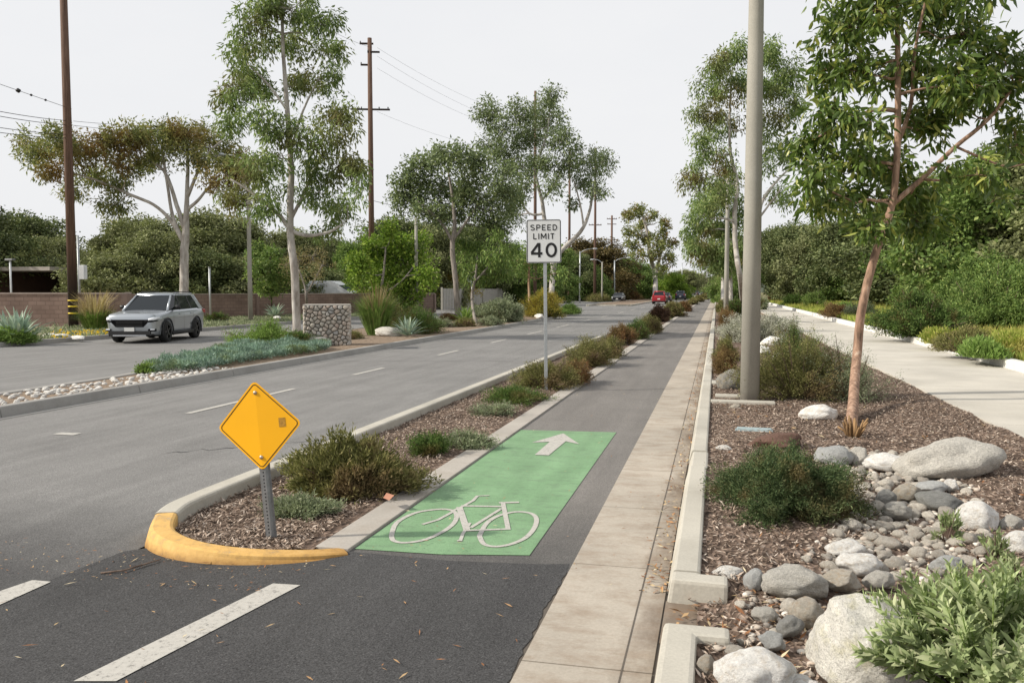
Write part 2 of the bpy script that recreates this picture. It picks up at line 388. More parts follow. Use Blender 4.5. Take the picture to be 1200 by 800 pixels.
def clump_leaves(cents, rad, per, L, W, hang=0., out=.6, full=False, cen=None, flat=1.):
    K = len(cents); cents = np.asarray(cents)
    rad = np.broadcast_to(rad, (K,))
    n = K*per
    c = np.repeat(cents, per, 0); rr = np.repeat(rad, per)
    off = rnd_unit(n)*(rng.random((n, 1))**.55)*rr[:, None]; off[:, 2] *= flat
    pos = c+off
    d = rnd_unit(n)*.7+unit(off)*out; d[:, 2] -= hang
    d = unit(d); nn = rnd_unit(n); nn[:, 2] += .7; nn = unit(nn)
    Ls = L*(.65+.7*rng.random(n)); Ws = W*(.7+.6*rng.random(n))
    if full:
        V, q, t = leaves_full(pos, d, nn, Ls, Ws); return V, [q, t]
    V, q = leaves_arr(pos, d, nn, Ls, Ws); return V, [q]
def shrub_mesh(rx, ry, h, stems=200, per=30, L=.03, W=.012, up=.3, spread=.03, tmin=.45, lump=.25, seed=0, full=False, hang=0., dome=.15, twr=.004, lean=(0, 0)):
    """stems fan out from the base to a lumpy dome; leaves sit along their outer part"""
    rs = np.random.default_rng(seed)
    a = rs.random(stems)*2*np.pi; e = np.arcsin(np.clip(rs.random(stems)*(1-dome)+dome, -1, 1))
    nc = max(8, stems//13); pick = rs.integers(0, nc, stems); jit = .55/np.sqrt(nc/8)
    a = a[pick]+rs.normal(size=stems)*jit*1.1; e = np.clip(e[pick]+rs.normal(size=stems)*jit*.7, -.02, 1.5)
    cl = rs.random(nc)[pick]*.22-.11
    k = rs.random(stems)**.35
    lumps = np.array([1+lump*noise.noise(Vector((math.cos(x)*1.6+seed, math.sin(x)*1.6, y*2.2))) *2 for x, y in zip(a, e)])
    lumps *= (1+cl+.06*rs.normal(size=stems))
    end = np.stack([np.cos(a)*np.cos(e)*rx*lumps*k+lean[0], np.sin(a)*np.cos(e)*ry*lumps*k+lean[1], np.maximum(.03, np.sin(e)*h*lumps*(.75+.25*k))], 1)
    st = np.stack([end[:, 0]*.25, end[:, 1]*.25, np.zeros(stems)], 1)
    mid = (st+end)/2; mid[:, 2] += h*.14; mid[:, :2] *= 1.08
    n = stems*per
    t = (tmin+(1-tmin)*rs.random((stems, per))**.8)[..., None]
    pos = (1-t)**2*st[:, None]+2*t*(1-t)*mid[:, None]+t*t*end[:, None]
    tan = 2*(1-t)*(mid-st)[:, None]+2*t*(end-mid)[:, None]
    pos = pos.reshape(-1, 3)+rs.normal(size=(n, 3))*spread; tan = unit(tan.reshape(-1, 3))
    d = unit(rs.normal(size=(n, 3))); d = unit(d*.75+tan*.7+np.array([0, 0, up-hang])); nn = unit(rs.normal(size=(n, 3))+np.array([0, 0, .6]))
    pos[:, 2] = np.maximum(pos[:, 2], .012)
    Ls = L*(.6+.8*rs.random(n)); Ws = W*(.7+.6*rs.random(n))
    if full: V, q, tr = leaves_full(pos, d, nn, Ls, Ws, .18, .22); fm = fast_mesh('foliage', V, [q, tr])
    else: V, q = leaves_arr(pos, d, nn, Ls, Ws); fm = fast_mesh('foliage', V, [q])
    mb = MB()
    for i in range(0, stems, max(1, stems//90)):
        pts = [st[i], (1-.5)**2*st[i]+2*.25*mid[i]+.25*end[i], end[i]]
        mb.tube(pts, [twr*1.8, twr*1.2, twr*.5], 4, False)
    return fm, mb.mesh('stems')
def shrub(label, loc, rx, ry, h, mat, group=None, rz=0., name='shrub', cat='shrub', **kw):
    fm, sm = shrub_mesh(rx, ry, h, **kw)
    e = empty(name, loc, label, cat, group, rz)
    mobj('foliage', fm, mat, e); mobj('stem', sm, M['twig'], e)
    return e
def copy_thing(src, loc, rz=0., s=1., label=None, sz=None):
    c = src.copy(); col.objects.link(c); c.location = loc; c.rotation_euler = (0, 0, rz); c.scale = (s, s, sz or s)
    if label: c['label'] = label
    for ch in src.children:
        d = ch.copy(); col.objects.link(d); d.parent = c
        for g in ch.children:
            k = g.copy(); col.objects.link(k); k.parent = d
    return c
def blades_mesh(n, R0, h, w, spread, seed=0, seg=2, droop=.5, rxy=None):
    """grass tuft: blades from the base arching outward"""
    rs = np.random.default_rng(seed); a = rs.random(n)*2*np.pi
    r0 = R0*np.sqrt(rs.random(n)); hh = h*(.6+.5*rs.random(n)); sp = spread*(rs.random(n)**.7)
    b = np.stack([np.cos(a)*r0, np.sin(a)*r0, np.zeros(n)], 1); o = np.stack([np.cos(a), np.sin(a), np.zeros(n)], 1)
    side = np.stack([-np.sin(a), np.cos(a), np.zeros(n)], 1)*w*.5
    m_ = b+o*(sp*.4)[:, None]; m_[:, 2] = hh*.65
    tp = b+o*sp[:, None]; tp[:, 2] = hh*(1-droop*(sp/spread)**2*.6)
    V = np.stack([b-side, b+side, m_+side*.8, m_-side*.8, tp], 1).reshape(-1, 3); k = np.arange(n)[:, None]*5
    return fast_mesh('blades', V, [k+np.array([[0, 1, 2, 3]]), k+np.array([[3, 2, 4]])])
def rosette_mesh(n, L, w, seed=0, up=.6):
    mb = MB(); rs = random.Random(seed)
    for i in range(n):
        a = i*2.4; e = up*(1.3-1.1*i/n)+rs.uniform(-.1, .1) if False else R(20+65*(1-i/n))+rs.uniform(-.12, .12)
        e = R(75)-R(60)*(i/n)+rs.uniform(-.1, .1)
        l = L*rs.uniform(.8, 1.1)
        d = Vector((math.cos(a)*math.cos(e), math.sin(a)*math.cos(e), math.sin(e))); s = Vector((-math.sin(a), math.cos(a), 0)); nn = s.cross(d)
        p = [Vector((0, 0, .02)), d*l*.35, d*l*.7, d*l+Vector((0, 0, -.08*l))]; ww = [w*.35, w*.5, w*.38, .002]
        vs = []
        for q, x in zip(p, ww): vs += [q-s*x-nn*x*.5, q, q+s*x-nn*x*.5]
        fs = [(j*3+k, j*3+k+1, j*3+k+4, j*3+k+3) for j in range(3) for k in range(2)]
        mb.add(vs, fs)
    return mb.mesh('rosette')
def limb_pts(a, b, sag=.15, n=4, jit=.06):
    a = Vector(a); b = Vector(b); L = (b-a).length
    out = []
    for i in range(n+1):
        t = i/n; p = a.lerp(b, t)
        p += Vector((0, 0, 1))*(-math.sin(math.pi*t)*L*sag)
        if 0 < i < n: p += Vector((random.uniform(-1, 1), random.uniform(-1, 1), random.uniform(-1, 1)))*L*jit
        out.append(p)
    return out
def tree(name, label, D, base, limbs, blobs, leaf, barkm, L, W, per=40, cr=.5, hang=.5, group=None, depth=1., full=False, tw=.02, flat=1., seed=1, zbase=.1, cat='tree', mid_leaf=None, dens=1., dshift=0.):
    """limbs: list of [(px,py,r,dd)...] in photo pixels at depth D (+dd metres); blobs: (px,py,rx,ry,n)"""
    global rng
    rng = np.random.default_rng(seed); random.seed(seed)
    B = base_at(base[0], D, zbase) if len(base) == 1 else G(base[0], base[1], zbase)
    root = empty(name, B, label, cat, group)
    mb = MB(); skel = []
    for li in limbs:
        pts = [P(q[0], q[1], D+(q[3] if len(q) > 3 else 0)) for q in li]; rad = [q[2] for q in li]
        if li is limbs[0]: pts[0] = Vector((B.x, B.y, zbase-.05))
        # smooth subdivide
        sp, sr = [], []
        for i in range(len(pts)-1):
            p0 = pts[max(i-1, 0)]; p1 = pts[i]; p2 = pts[i+1]; p3 = pts[min(i+2, len(pts)-1)]
            for k in range(4):
                t = k/4
                sp.append(.5*((2*p1)+(p2-p0)*t+(2*p0-5*p1+4*p2-p3)*t*t+(3*p1-p0-3*p2+p3)*t**3)); sr.append(rad[i]*(1-t)+rad[i+1]*t)
        sp.append(pts[-1]); sr.append(rad[-1])
        for q in range(1, len(sp)-1): sp[q] = sp[q]+Vector((random.uniform(-1, 1), random.uniform(-1, 1), 0))*sr[q]*.09
        if li is limbs[0]: sr[0] *= 1.25
        mb.tube(sp, sr, 10)
        skel += list(zip(sp, sr))
    cents, crad = [], []
    px2m = D/F
    for bi, (px, py, rx, ry, n) in enumerate(blobs):
        dd = random.uniform(-1, 1)*depth+dshift
        c = P(px, py, D+dd); arx = rx*px2m; ary = ry*px2m
        # limb from skeleton
        best = min(skel, key=lambda s: (s[0]-c).length+max(0, (s[0].z-c.z))*1.5)
        rr = min(best[1]*.6, tw*2.6)
        lp = limb_pts(best[0], c, .06, 4); mb.tube(lp, [rr, rr*.8, rr*.6, rr*.45, rr*.3], 6)
        skel += [(lp[2], rr*.6), (lp[3], rr*.45), (c, rr*.35)]
        n = max(2, int(n*dens))
        for k in range(n):
            u = Vector(rnd_unit(1)[0]); q = rng.random()**.45
            cc = c+Vector((u.x*arx*q, u.y*(arx+ary)*.5*q, u.z*ary*q))
            cents.append(cc); crad.append(cr*rng.uniform(.6, 1.25))
            mb.tube(limb_pts(c.lerp(lp[3], random.random()*.7), cc, -.05, 2, .1), [tw*.4, tw*.28, tw*.12], 4, False)
    cents = np.array([tuple(c) for c in cents])-np.array(tuple(B))
    V, fs = clump_leaves(cents, np.array(crad), per, L, W, hang, full=full, flat=flat)
    cm = fast_mesh('crown', V, fs)
    mobj('trunk', mb.mesh('trunk', True, off=B), barkm, root); mobj('crown', cm, leaf, root)
    return root
def generic_tree(h, rad, seed, L=.28, W=.18, ncl=130, per=90, cr=.75, low=.12, hang=.1, trunk_r=.22, nstem=1, flat=.9):
    """trunk mesh + crown mesh in local metres, crown a lumpy dome from low*h up"""
    global rng
    rng = np.random.default_rng(seed); random.seed(seed)
    nb = 14; blobs = []
    for i in range(nb):
        a = i*2.399; z = low*h+(h-low*h)*((i+.5)/nb); t = (z-low*h)/(h-low*h)
        rr = rad*(math.sin(math.pi*min(1, t*.8+.25))**.6)*random.uniform(.45, .8)*(1 if i % 4 else .3)
        blobs.append((Vector((math.cos(a)*rr, math.sin(a)*rr, min(z, h*.9)*random.uniform(.9, 1.04))), rad*random.uniform(.36, .55)))
    mb = MB(); tops = []
    for s in range(nstem):
        a = s*2.1; tp = Vector((math.cos(a)*rad*.2*s, math.sin(a)*rad*.2*s, h*.75))
        pts = limb_pts((0.1*s, 0, -.1), tp, 0, 5, .03); mb.tube(pts, [trunk_r*(1-.16*k) for k in range(6)], 8); tops += pts[2:]
    cents, cr_ = [], []
    for c, r in blobs:
        b = min(tops, key=lambda s: (s-c).length+max(0, s.z-c.z)*2)
        mb.tube(limb_pts(b, c, .05, 3), [trunk_r*.4, trunk_r*.3, trunk_r*.2, trunk_r*.1], 6)
        for k in range(ncl//nb):
            u = Vector(rnd_unit(1)[0]); q = rng.random()**.35; cents.append(tuple(c+Vector((u.x*r*q, u.y*r*q, max(u.z*r*q*.8, -c.z+.3))))); cr_.append(cr*rng.uniform(.55, 1.3))
    V, fs = clump_leaves(np.array(cents), np.array(cr_), per, L, W, hang, flat=flat)
    return mb.mesh('trunk', True), fast_mesh('crown', V, fs)
def rock_mesh(seed, sub=3, rough=.18, angular=0.):
    bm = bmesh.new(); bmesh.ops.create_icosphere(bm, subdivisions=sub, radius=1.)
    rs = random.Random(seed); o = Vector((rs.uniform(-50, 50), rs.uniform(-50, 50), rs.uniform(-50, 50)))
    planes = [(Vector((rs.gauss(0, 1), rs.gauss(0, 1), rs.gauss(0, 1))).normalized(), rs.uniform(.62, .86)) for _ in range(int(5+8*angular))]
    for v in bm.verts:
        p = v.co.copy()
        for nr, d in planes:
            k = p.dot(nr)-d
            if k > 0: p -= nr*k*(.45+.45*angular)
        f = 1+rough*noise.noise(p*1.3+o)+rough*.45*noise.noise(p*3+o)+rough*.16*noise.noise(p*8+o)
        v.co = p*f
    me = bpy.data.meshes.new('rock'); bm.to_mesh(me); bm.free()
    for q in me.polygons: q.use_smooth = True
    return me
RS = [rock_mesh(i, 4, .22, (i % 4)*.22) for i in range(8)]
CS = [rock_mesh(50+i, 3, .2, (i % 3)*.2) for i in range(9)]
def rockat(label, px, py, wpx, hpx, mat, seed=0, z=.09, ang=None, group=None, name='boulder', cat='boulder', yr=.8, meshes=RS, sink=.34, tilt=.15):
    D = DG(px, py, z); rx = wpx*D/F/2*1.02; h = hpx*D/F*.98
    g = G(px, py, z); d = Vector((g.x, g.y, 0)).normalized(); ry = rx*yr
    hh = max(.02, h*.8)
    me = meshes[seed % len(meshes)].copy(); me.materials.append(mat)
    o = mobj(name, me, None, None, (g.x+d.x*ry*.8, g.y+d.y*ry*.8, z+hh*(.5-sink*.5)))
    o.scale = (rx, ry, hh*.62); rs = random.Random(seed*7+int(px))
    o.rotation_euler = (rs.uniform(-tilt, tilt), rs.uniform(-tilt, tilt), PSI+rs.uniform(-.25, .25) if ang is None else ang)
    return tag(o, label, cat, group)
# ------------------------------------------------------------------ ground, roads
def sheet(name, pts, z, mat, kind='structure', label=None):
    me = bpy.data.meshes.new(name); me.from_pydata([(p[0], p[1], p[2] if len(p) > 2 else z) for p in pts], [], [tuple(range(len(pts)))])
    me.materials.append(mat); o = bpy.data.objects.new(name, me); col.objects.link(o); o['kind'] = kind; o['label'] = label or name.replace('_', ' ')
    return o
def earth():
    m, nt, out = newmat('earth'); co = geopos(nt)
    c = ramp(nt, noise_(nt, co, .15, 8, .7), [(.3, (.10, .11, .05)), (.55, (.19, .17, .09)), (.75, (.24, .2, .13))])
    principled(nt, out, c, .95, spec=.1); return m
M['earth'] = earth()
sheet('ground', [(-3000, -200), (3000, -200), (3000, 4000), (-3000, 4000)], -.06, M['earth'])
rd = sheet('road', [(-22.2, -15), (-3.9, -15), (-3.9, 5.35), (-3.9, 700), (-22.2, 700)], 0, M['road'])
sheet('bicycle_path', [(-2.46, 5.32), (-.86, 5.28), (-.86, 700), (-2.46, 700)], .004, M['bike'])
# fresh asphalt patch, ragged edges
pa = [(-9.6, 2.0), (-9.4, 4.0), (-8, 4.2), (-6, 4.5), (-4.6, 4.75), (-4.0, 4.95), (-2.5, 5.32)]
rr = random.Random(3)
edge = [(-.915+rr.uniform(-.008, .012)+.012*math.sin(i*.31)*math.sin(i*.13), 5.45-i*.055) for i in range(110)]
sheet('fresh_asphalt_patch', [(-3.98, -4), (-4.0, 3.2), (-4.02, 4.2), (-3.95, 5.0), (-3.6, 5.35), (-2.46, 5.36), (-1.7, 5.33), (-1.1, 5.40)]+edge+[(-.93, -4)], .006, M['newasph'])
# far intersection crossing
sheet('side_road', [(-70, 64), (-22.2, 64), (-22.2, 78), (-70, 78)], -.004, M['road'])
# gutter pan
g = MB(); y = -3.
gy = [5.46+i*1.52-6*1.52 for i in range(120)]
for a, b in zip(gy[:-1], gy[1:]): g.box(-.895, -.27, a+.006, b-.006, -.04, .010)
me = g.mesh('gutter'); go = mobj('gutter', me, M['gutter']); tag(go, 'tan concrete gutter pan with dirt stains', None, None, 'structure')
sheet('gutter_joint_bed', [(-1.0, -5), (-.24, -5), (-.24, 180), (-1.0, 180)], .002, M['joint'])
sheet('far_gutter', [(-.895, 176), (-.27, 176), (-.27, 700), (-.895, 700)], .008, M['gutter'])
# long joint scored in the gutter
sheet('gutter_score', [(-.415, 2), (-.408, 2), (-.408, 60), (-.415, 60)], .0125, M['joint'])
# concrete edge strip
g = MB(); yy = 5.36
while yy < 140: g.box(-2.69, -2.44, yy, yy+2.99, -.04, .026); yy += 3.0
tag(mobj('edge_strip', g.mesh('edge_strip', bevel=.006), M['strip']), 'pale flush concrete strip between mulch and path', None, None, 'structure')
# curbs by sweeping a rounded profile
def sweep(path, w, hfun, r=.025, closed_ends=True, batter=.02):
    mb = MB(); rows = []
    n = len(path)
    for i, p in enumerate(path):
        p = Vector((p[0], p[1], 0)); a = Vector((*path[max(i-1, 0)][:2], 0)); b = Vector((*path[min(i+1, n-1)][:2], 0))
        t = (b-a).normalized(); s = Vector((t.y, -t.x, 0)); h = hfun(i)
        prof = [(-w/2-batter, -.05), (-w/2-batter, 0), (-w/2, h-r), (-w/2+r*.3, h-r*.3), (-w/2+r, h), (w/2-r, h), (w/2-r*.3, h-r*.3), (w/2, h-r), (w/2, -.05)]
        rows.append([p+s*x+Vector((0, 0, z)) for x, z in prof])
    m = len(rows[0]); vs = [v for r_ in rows for v in r_]; fs = []
    for i in range(n-1):
        for k in range(m-1): fs.append((i*m+k, i*m+k+1, (i+1)*m+k+1, (i+1)*m+k))
    fs.append(tuple(range(m))[::-1]); fs.append(tuple((n-1)*m+k for k in range(m)))
    return mb.add(vs, fs)
def curb_run(name, label, x, y0, y1, w, h, mat, seg=3.0, face=-1, extra=None, batter=.03):
    mb = MB(); y = y0
    while y < y1-.01:
        e = min(y+seg, y1)
        path = [(x, y+.005), (x, e-.005)] if face < 0 else [(x, e-.005), (x, y+.005)]
        s = sweep(path, w, lambda i: h, .022, batter=batter); mb.add(s.v, s.f); y = e
    if extra: extra(mb)
    o = mobj(name, mb.mesh(name), mat)
    return tag(o, label, None, None, 'structure')
# right hand curb with returns at the gap
def ret(mb):
    pass
ck = empty('curb', (-.15, 6, 0), 'concrete curb with drain gap beside the planting bed', 'curb'); ck['kind'] = 'structure'; del ck['category']
ys = [5.05, 8.15, 8.95, 12, 15]+[18+3*i for i in range(40)]
mb = MB()
for a, b in zip(ys[:-1], ys[1:]):
    h = .15 if not (8.1 < a < 8.9) else .135; xo = 0 if not (8.1 < a < 8.9) else .01
    s = sweep([(-.15+xo, a+.004), (-.15+xo, b-.004)], .16, lambda i: h, .02, batter=.035); mb.add(s.v, s.f)
mobj('curb_run', mb.mesh('curb_run', off=ck.location), M['curb'], ck)
mb = MB()
def lblock(pts, h):
    b = [(x, y, -.05) for x, y in pts]; t = [(x+(0.03 if x < -.2 else 0), y, h) for x, y in pts]; n = len(pts)
    return mb.add(b+t, [tuple(range(n))[::-1], tuple(range(n, 2*n))]+[(k, (k+1) % n, n+(k+1) % n, n+k) for k in range(n)])
lblock([(-.262, 4.88), (.085, 4.86), (.085, 5.02), (-.07, 5.025), (-.07, 5.046), (-.262, 5.046)], .15)
mobj('curb_return', mb.mesh('ret', off=ck.location, bevel=.022), M['curb'], ck)
mb = MB()
lblock([(-.262, 1.5), (-.07, 1.5), (-.07, 4.10), (.085, 4.10), (.085, 4.24), (-.262, 4.24)], .15)
mobj('curb_return', mb.mesh('ret', off=ck.location, bevel=.025), M['curb'], ck)
mb = MB(); mb.box(-.26, .12, 4.3, 4.9, -.05, .012)
mobj('drain_sill', mb.mesh('sill', off=ck.location), M['gutter'], ck)
# island curb: long run + curved yellow nose
isl = empty('island_curb', (-4.08, 6, 0), 'concrete curb around the mulch island with yellow rounded nose', 'curb'); isl['kind'] = 'structure'; del isl['category']
mb = MB(); y = 6.2
while y < 75:
    s = sweep([(-4.08, y+.004), (-4.08, y+2.496)], .17, lambda i: .15, .022, batter=.02); mb.add(s.v, s.f); y += 2.5
    if 50 < y < 54: y = 74
y = 88
while y < 150: s = sweep([(-4.08, y), (-4.08, y+3)], .17, lambda i: .15, .022); mb.add(s.v, s.f); y += 3
mobj('curb_run', mb.mesh('isl', off=isl.location), M['curb'], isl)
def smoothpath(c, k=6):
    out = []
    for i in range(len(c)-1):
        p0 = Vector(c[max(i-1, 0)]); p1 = Vector(c[i]); p2 = Vector(c[i+1]); p3 = Vector(c[min(i+2, len(c)-1)])
        for j in range(k):
            t = j/k; out.append(.5*((2*p1)+(p2-p0)*t+(2*p0-5*p1+4*p2-p3)*t*t+(3*p1-p0-3*p2+p3)*t**3))
    out.append(Vector(c[-1])); return [(p.x, p.y) for p in out]
np_ = smoothpath([(-2.46, 5.34), (-2.70, 5.15), (-3.06, 5.02), (-3.44, 5.02), (-3.77, 5.18), (-3.97, 5.5)])
nn_ = len(np_)
s = sweep(np_, .165, lambda i: .02+.125*min(1, (i/(nn_*.95)))**1.0, .028, batter=.03)
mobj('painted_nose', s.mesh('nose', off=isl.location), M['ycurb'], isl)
s = sweep(smoothpath([(-3.97, 5.502), (-4.06, 5.8), (-4.08, 6.2)]), .175, lambda i: .15, .025, batter=.03)
mobj('curb_bend', s.mesh('bend', off=isl.location), M['curb'], isl)
# median curb (near and far faces)
def medback(y): # back edge of the median
    ys_ = [2, 15, 20, 25, 32, 45, 53]; xs_ = [-11.15, -11.25, -12.6, -14.2, -15.2, -15.8, -15.2]
    return float(np.interp(y, ys_, xs_))
mb = MB()
y = 1.
while y < 50: s = sweep([(-9.95, y+2.99), (-9.95, y+.005)], .17, lambda i: .15, .022, batter=.03); mb.add(s.v, s.f); y += 3
s = sweep(smoothpath([(-10.6, 55.5), (-10.05, 53.5), (-9.95, 52.), (-9.95, 49.)]), .17, lambda i: .15, .022); mb.add(s.v, s.f)
bp = [(medback(y), y) for y in range(2, 54, 2)]+[(-14.4, 55.5), (-12.5, 56.6), (-10.6, 55.5)]
s = sweep(bp[:-3], .17, lambda i: .15, .022); mb.add(s.v, s.f)
s = sweep(smoothpath(bp[-4:]), .17, lambda i: .15, .022); mb.add(s.v, s.f)
tag(mobj('median_curb', mb.mesh('mc'), M['curb2']), 'grey concrete curb round the planted median', None, None, 'structure')
sheet('median_soil', [(-9.95, 1), (-9.95, 52), (-10.6, 55.4), (-12.5, 56.4), (-14.4, 55.4)]+[(medback(y), y) for y in range(53, 0, -2)], .125, M['mulchfar'])
# second median beyond the opening
mb = MB(); s = sweep(smoothpath([(-11.2, 98), (-9.9, 100.5), (-9.6, 104), (-9.6, 180), (-9.6, 400)]), .2, lambda i: .15, .02); mb.add([(v[0], v[1], v[2]) for v in s.v], s.f)
s = sweep(smoothpath([(-14.6, 400), (-14.6, 180), (-14.6, 104), (-13.6, 98.5), (-11.2, 98)]), .2, lambda i: .15, .02); mb.add(s.v, s.f)
tag(mobj('median_curb', mb.mesh('mc'), M['curb']), 'pale curb of the second median past the opening', None, None, 'structure')
sheet('median_soil', [(-9.6, 102), (-9.6, 400), (-14.6, 400), (-14.6, 102), (-12, 98.3)], .125, M['mulchfar'])
# island mulch (uneven grid)
def grid(name, x0, x1, y0, y1, nx, ny, zf, mat, clip=None):
    xs = np.linspace(x0, x1, nx); ys_ = np.linspace(y0, y1, ny)
    vs = [(x, y, zf(x, y)) for y in ys_ for x in xs]; fs = []
    for j in range(ny-1):
        for i in range(nx-1):
            cx_, cy_ = (xs[i]+xs[i+1])/2, (ys_[j]+ys_[j+1])/2
            if clip and not clip(cx_, cy_): continue
            fs.append((j*nx+i, j*nx+i+1, (j+1)*nx+i+1, (j+1)*nx+i))
    me = bpy.data.meshes.new(name); me.from_pydata(vs, [], fs)
    for p in me.polygons: p.use_smooth = True
    o = mobj(name, me, mat); tag(o, name.replace('_', ' '), None, None, 'structure'); return o
def zi(x, y):
    t = (x+4.0)/1.25
    return .045-.025*max(0, min(1, t))**1.5+.02*noise.noise(Vector((x*2, y*2, 0)))*(1 if t < .85 else .3)
def in_isl(x, y):
    if y > 5.55: return x > -4.05
    return y > 5.12+max(0, (-3.55-x))*.75+max(0, x+3.1)*.42
grid('island_soil', -4.05, -2.68, 5.1, 52, 14, 500, zi, M['mulch'], in_isl)
grid('island_soil', -4.05, -2.68, 88, 150, 3, 20, zi, M['mulch'])
# planting bed on the right
CREEK = [(1.62, 9.6, .33), (1.66, 8.8, .45), (1.66, 7.9, .52), (1.5, 7.0, .54), (1.34, 6.2, .5), (.85, 5.25, .42), (.55, 4.6, .45), (.45, 3.8, .5)]
def creek_d(x, y):
    best = 9
    for (ax, ay, aw), (bx, by, bw) in zip(CREEK[:-1], CREEK[1:]):
        t = max(0, min(1, ((x-ax)*(bx-ax)+(y-ay)*(by-ay))/((bx-ax)**2+(by-ay)**2)))
        d = math.hypot(x-ax-(bx-ax)*t, y-ay-(by-ay)*t)/(aw+(bw-aw)*t); best = min(best, d)
    return best
def zb(x, y):
    d = creek_d(x, y) if y < 11 else 9
    z = .115+.03*noise.noise(Vector((x*1.1, y*1.1, 3)))+.012*noise.noise(Vector((x*5, y*5, 3)))
    if d < 1.3: z -= .07*(1-d/1.3)
    if x < .12 and 4.2 < y < 5: z = min(z, .03+.06*max(0, x+.05))
    z += .06*max(0, min(1, (x-2.2)/.8))*max(0, 1-abs(y-10)/14)
    return z
grid('planting_bed_soil', -.08, 3.32, 2.4, 14, 60, 200, zb, M['mulch'])
grid('planting_bed_soil', -.08, 3.32, 14, 60, 12, 100, zb, M['mulch'])
sheet('planting_bed_soil', [(-.08, 60), (3.32, 60), (3.32, 600), (-.08, 600)], .1, M['mulchfar'])
# sidewalk with slabs
mb = MB(); y = -4
while y < 200: mb.box(3.3, 5.92, y+.007, y+2.193, -.05, .17); y += 2.2
sw = mobj('sidewalk', mb.mesh('sidewalk'), M['walk']); tag(sw, 'pale concrete footpath slabs', None, None, 'structure')
sheet('sidewalk_joint_bed', [(3.31, -4), (5.9, -4), (5.9, 200), (3.31, 200)], .155, M['joint'])
mb = MB(); y = -4
while y < 200: s = sweep([(6.03, y+.004), (6.03, y+3.996)], .22, lambda i: .36, .03, batter=.01); mb.add(s.v, s.f); y += 4
tag(mobj('white_edge_curb', mb.mesh('wc'), M['whitecurb']), 'low whitish curb wall along the footpath', None, None, 'structure')
# verge right
def zv(x, y): return .30+.02*(x-6)+.10*noise.noise(Vector((x*.3, y*.2, 1)))
grid('grass_verge', 6.14, 60, -4, 240, 40, 60, zv, M['earth'])
# left verge
fl = MB(); s = sweep([(-22.1, 300), (-22.1, 79), (-23.5, 77.5), (-30, 77)], .18, lambda i: .15, .02); fl.add(s.v, s.f)
y = 2
while y < 61: s = sweep([(-22.1, y+2.99), (-22.1, y+.005)], .18, lambda i: .15, .02); fl.add(s.v, s.f); y += 3
s = sweep(smoothpath([(-30, 64.8), (-23.6, 64.6), (-22.3, 63.4), (-22.1, 62)]), .18, lambda i: .15, .02); fl.add(s.v, s.f)
tag(mobj('far_curb', fl.mesh('fc'), M['curb2']), 'grey curb along the far side of the road', None, None, 'structure')
def vergemat():
    m, nt, out = newmat('verge_soil'); co = geopos(nt)
    c = ramp(nt, noise_(nt, co, 1.2, 8, .75), [(.3, (.12, .10, .06)), (.48, (.25, .22, .16)), (.6, (.33, .30, .22)), (.72, (.16, .18, .07))])
    principled(nt, out, c, .95, spec=.1); return m
M['verge'] = vergemat()
sheet('far_verge', [(-22.15, 0), (-22.15, 62), (-23.6, 64.3), (-100, 64.3), (-100, 0)], .12, M['verge'])
sheet('far_verge', [(-22.15, 79), (-22.15, 600), (-100, 600), (-100, 77.8), (-23.6, 77.8)], .12, M['verge'])
M['seal'] = simple('crack_sealant', (.07, .069, .068), .6)
rc = random.Random(21)
for (x0, y0, x1, y1) in [(-9.4, 20, -4.3, 21.2), (-9.6, 33, -4.3, 32.2), (-5.9, 8.2, -4.35, 9.6), (-21.8, 33, -16, 34)]:
    n = 26; pts = []
    for i in range(n+1): t = i/n; pts.append((x0+(x1-x0)*t, y0+(y1-y0)*t+.12*noise.noise(Vector((i*.6, x0, y0)))+.05*rc.uniform(-1, 1)))
    me = bpy.data.meshes.new('crack'); w_ = .012
    me.from_pydata([(p[0], p[1]+sg*w_*(1+.5*math.sin(i)), .0035) for sg in (-1, 1) for i, p in enumerate(pts)], [], [(i, i+1, n+2+i, n+1+i) for i in range(n)])
    mobj('crack', me, M['seal'], rd)
# lane markings (parts of the road)
mb = MB()
def stripe(x, y0, y1, w=.11, z=.0055, name='lane_dash'):
    me = bpy.data.meshes.new(name); me.from_pydata([(x-w/2, y0, z), (x+w/2, y0, z), (x+w/2, y1, z), (x-w/2, y1, z)], [], [(0, 1, 2, 3)])
    return mobj(name, me, M['paint'], rd)
for a, b in [(10.95, 14.2), (16.8, 18.5), (22.5, 24.4), (28.2, 30.4), (34, 37), (40.5, 44), (48, 52), (57, 61), (67, 71), (77, 81), (88, 93), (105, 112), (120, 128), (140, 150)]: stripe(-7.5, a, b)
stripe(-9.72, 2, 52, .10, name='edge_line'); stripe(-7.9, 8.95, 9.1, .3, name='road_stud')
stripe(-18.2, 26, 60, .1, name='edge_line')
def poly(name, pts, mat, parent, z=.0105, off=(0, 0, 0)):
    me = bpy.data.meshes.new(name); me.from_pydata([(p[0]-off[0], p[1]-off[1], z-off[2]) for p in pts], [], [tuple(range(len(pts)))])
    return mobj(name, me, mat, parent)
a = G(350, 687); b = G(322, 684.5)
poly('lane_stripe', [G(352, 687), G(136, 800), G(86, 800), G(320, 685)], M['paint'], rd)
poly('lane_stripe', [G(60, 683), G(0, 710), G(-160, 780), G(-190, 775), G(0, 694), G(38, 681)], M['paint'], rd)
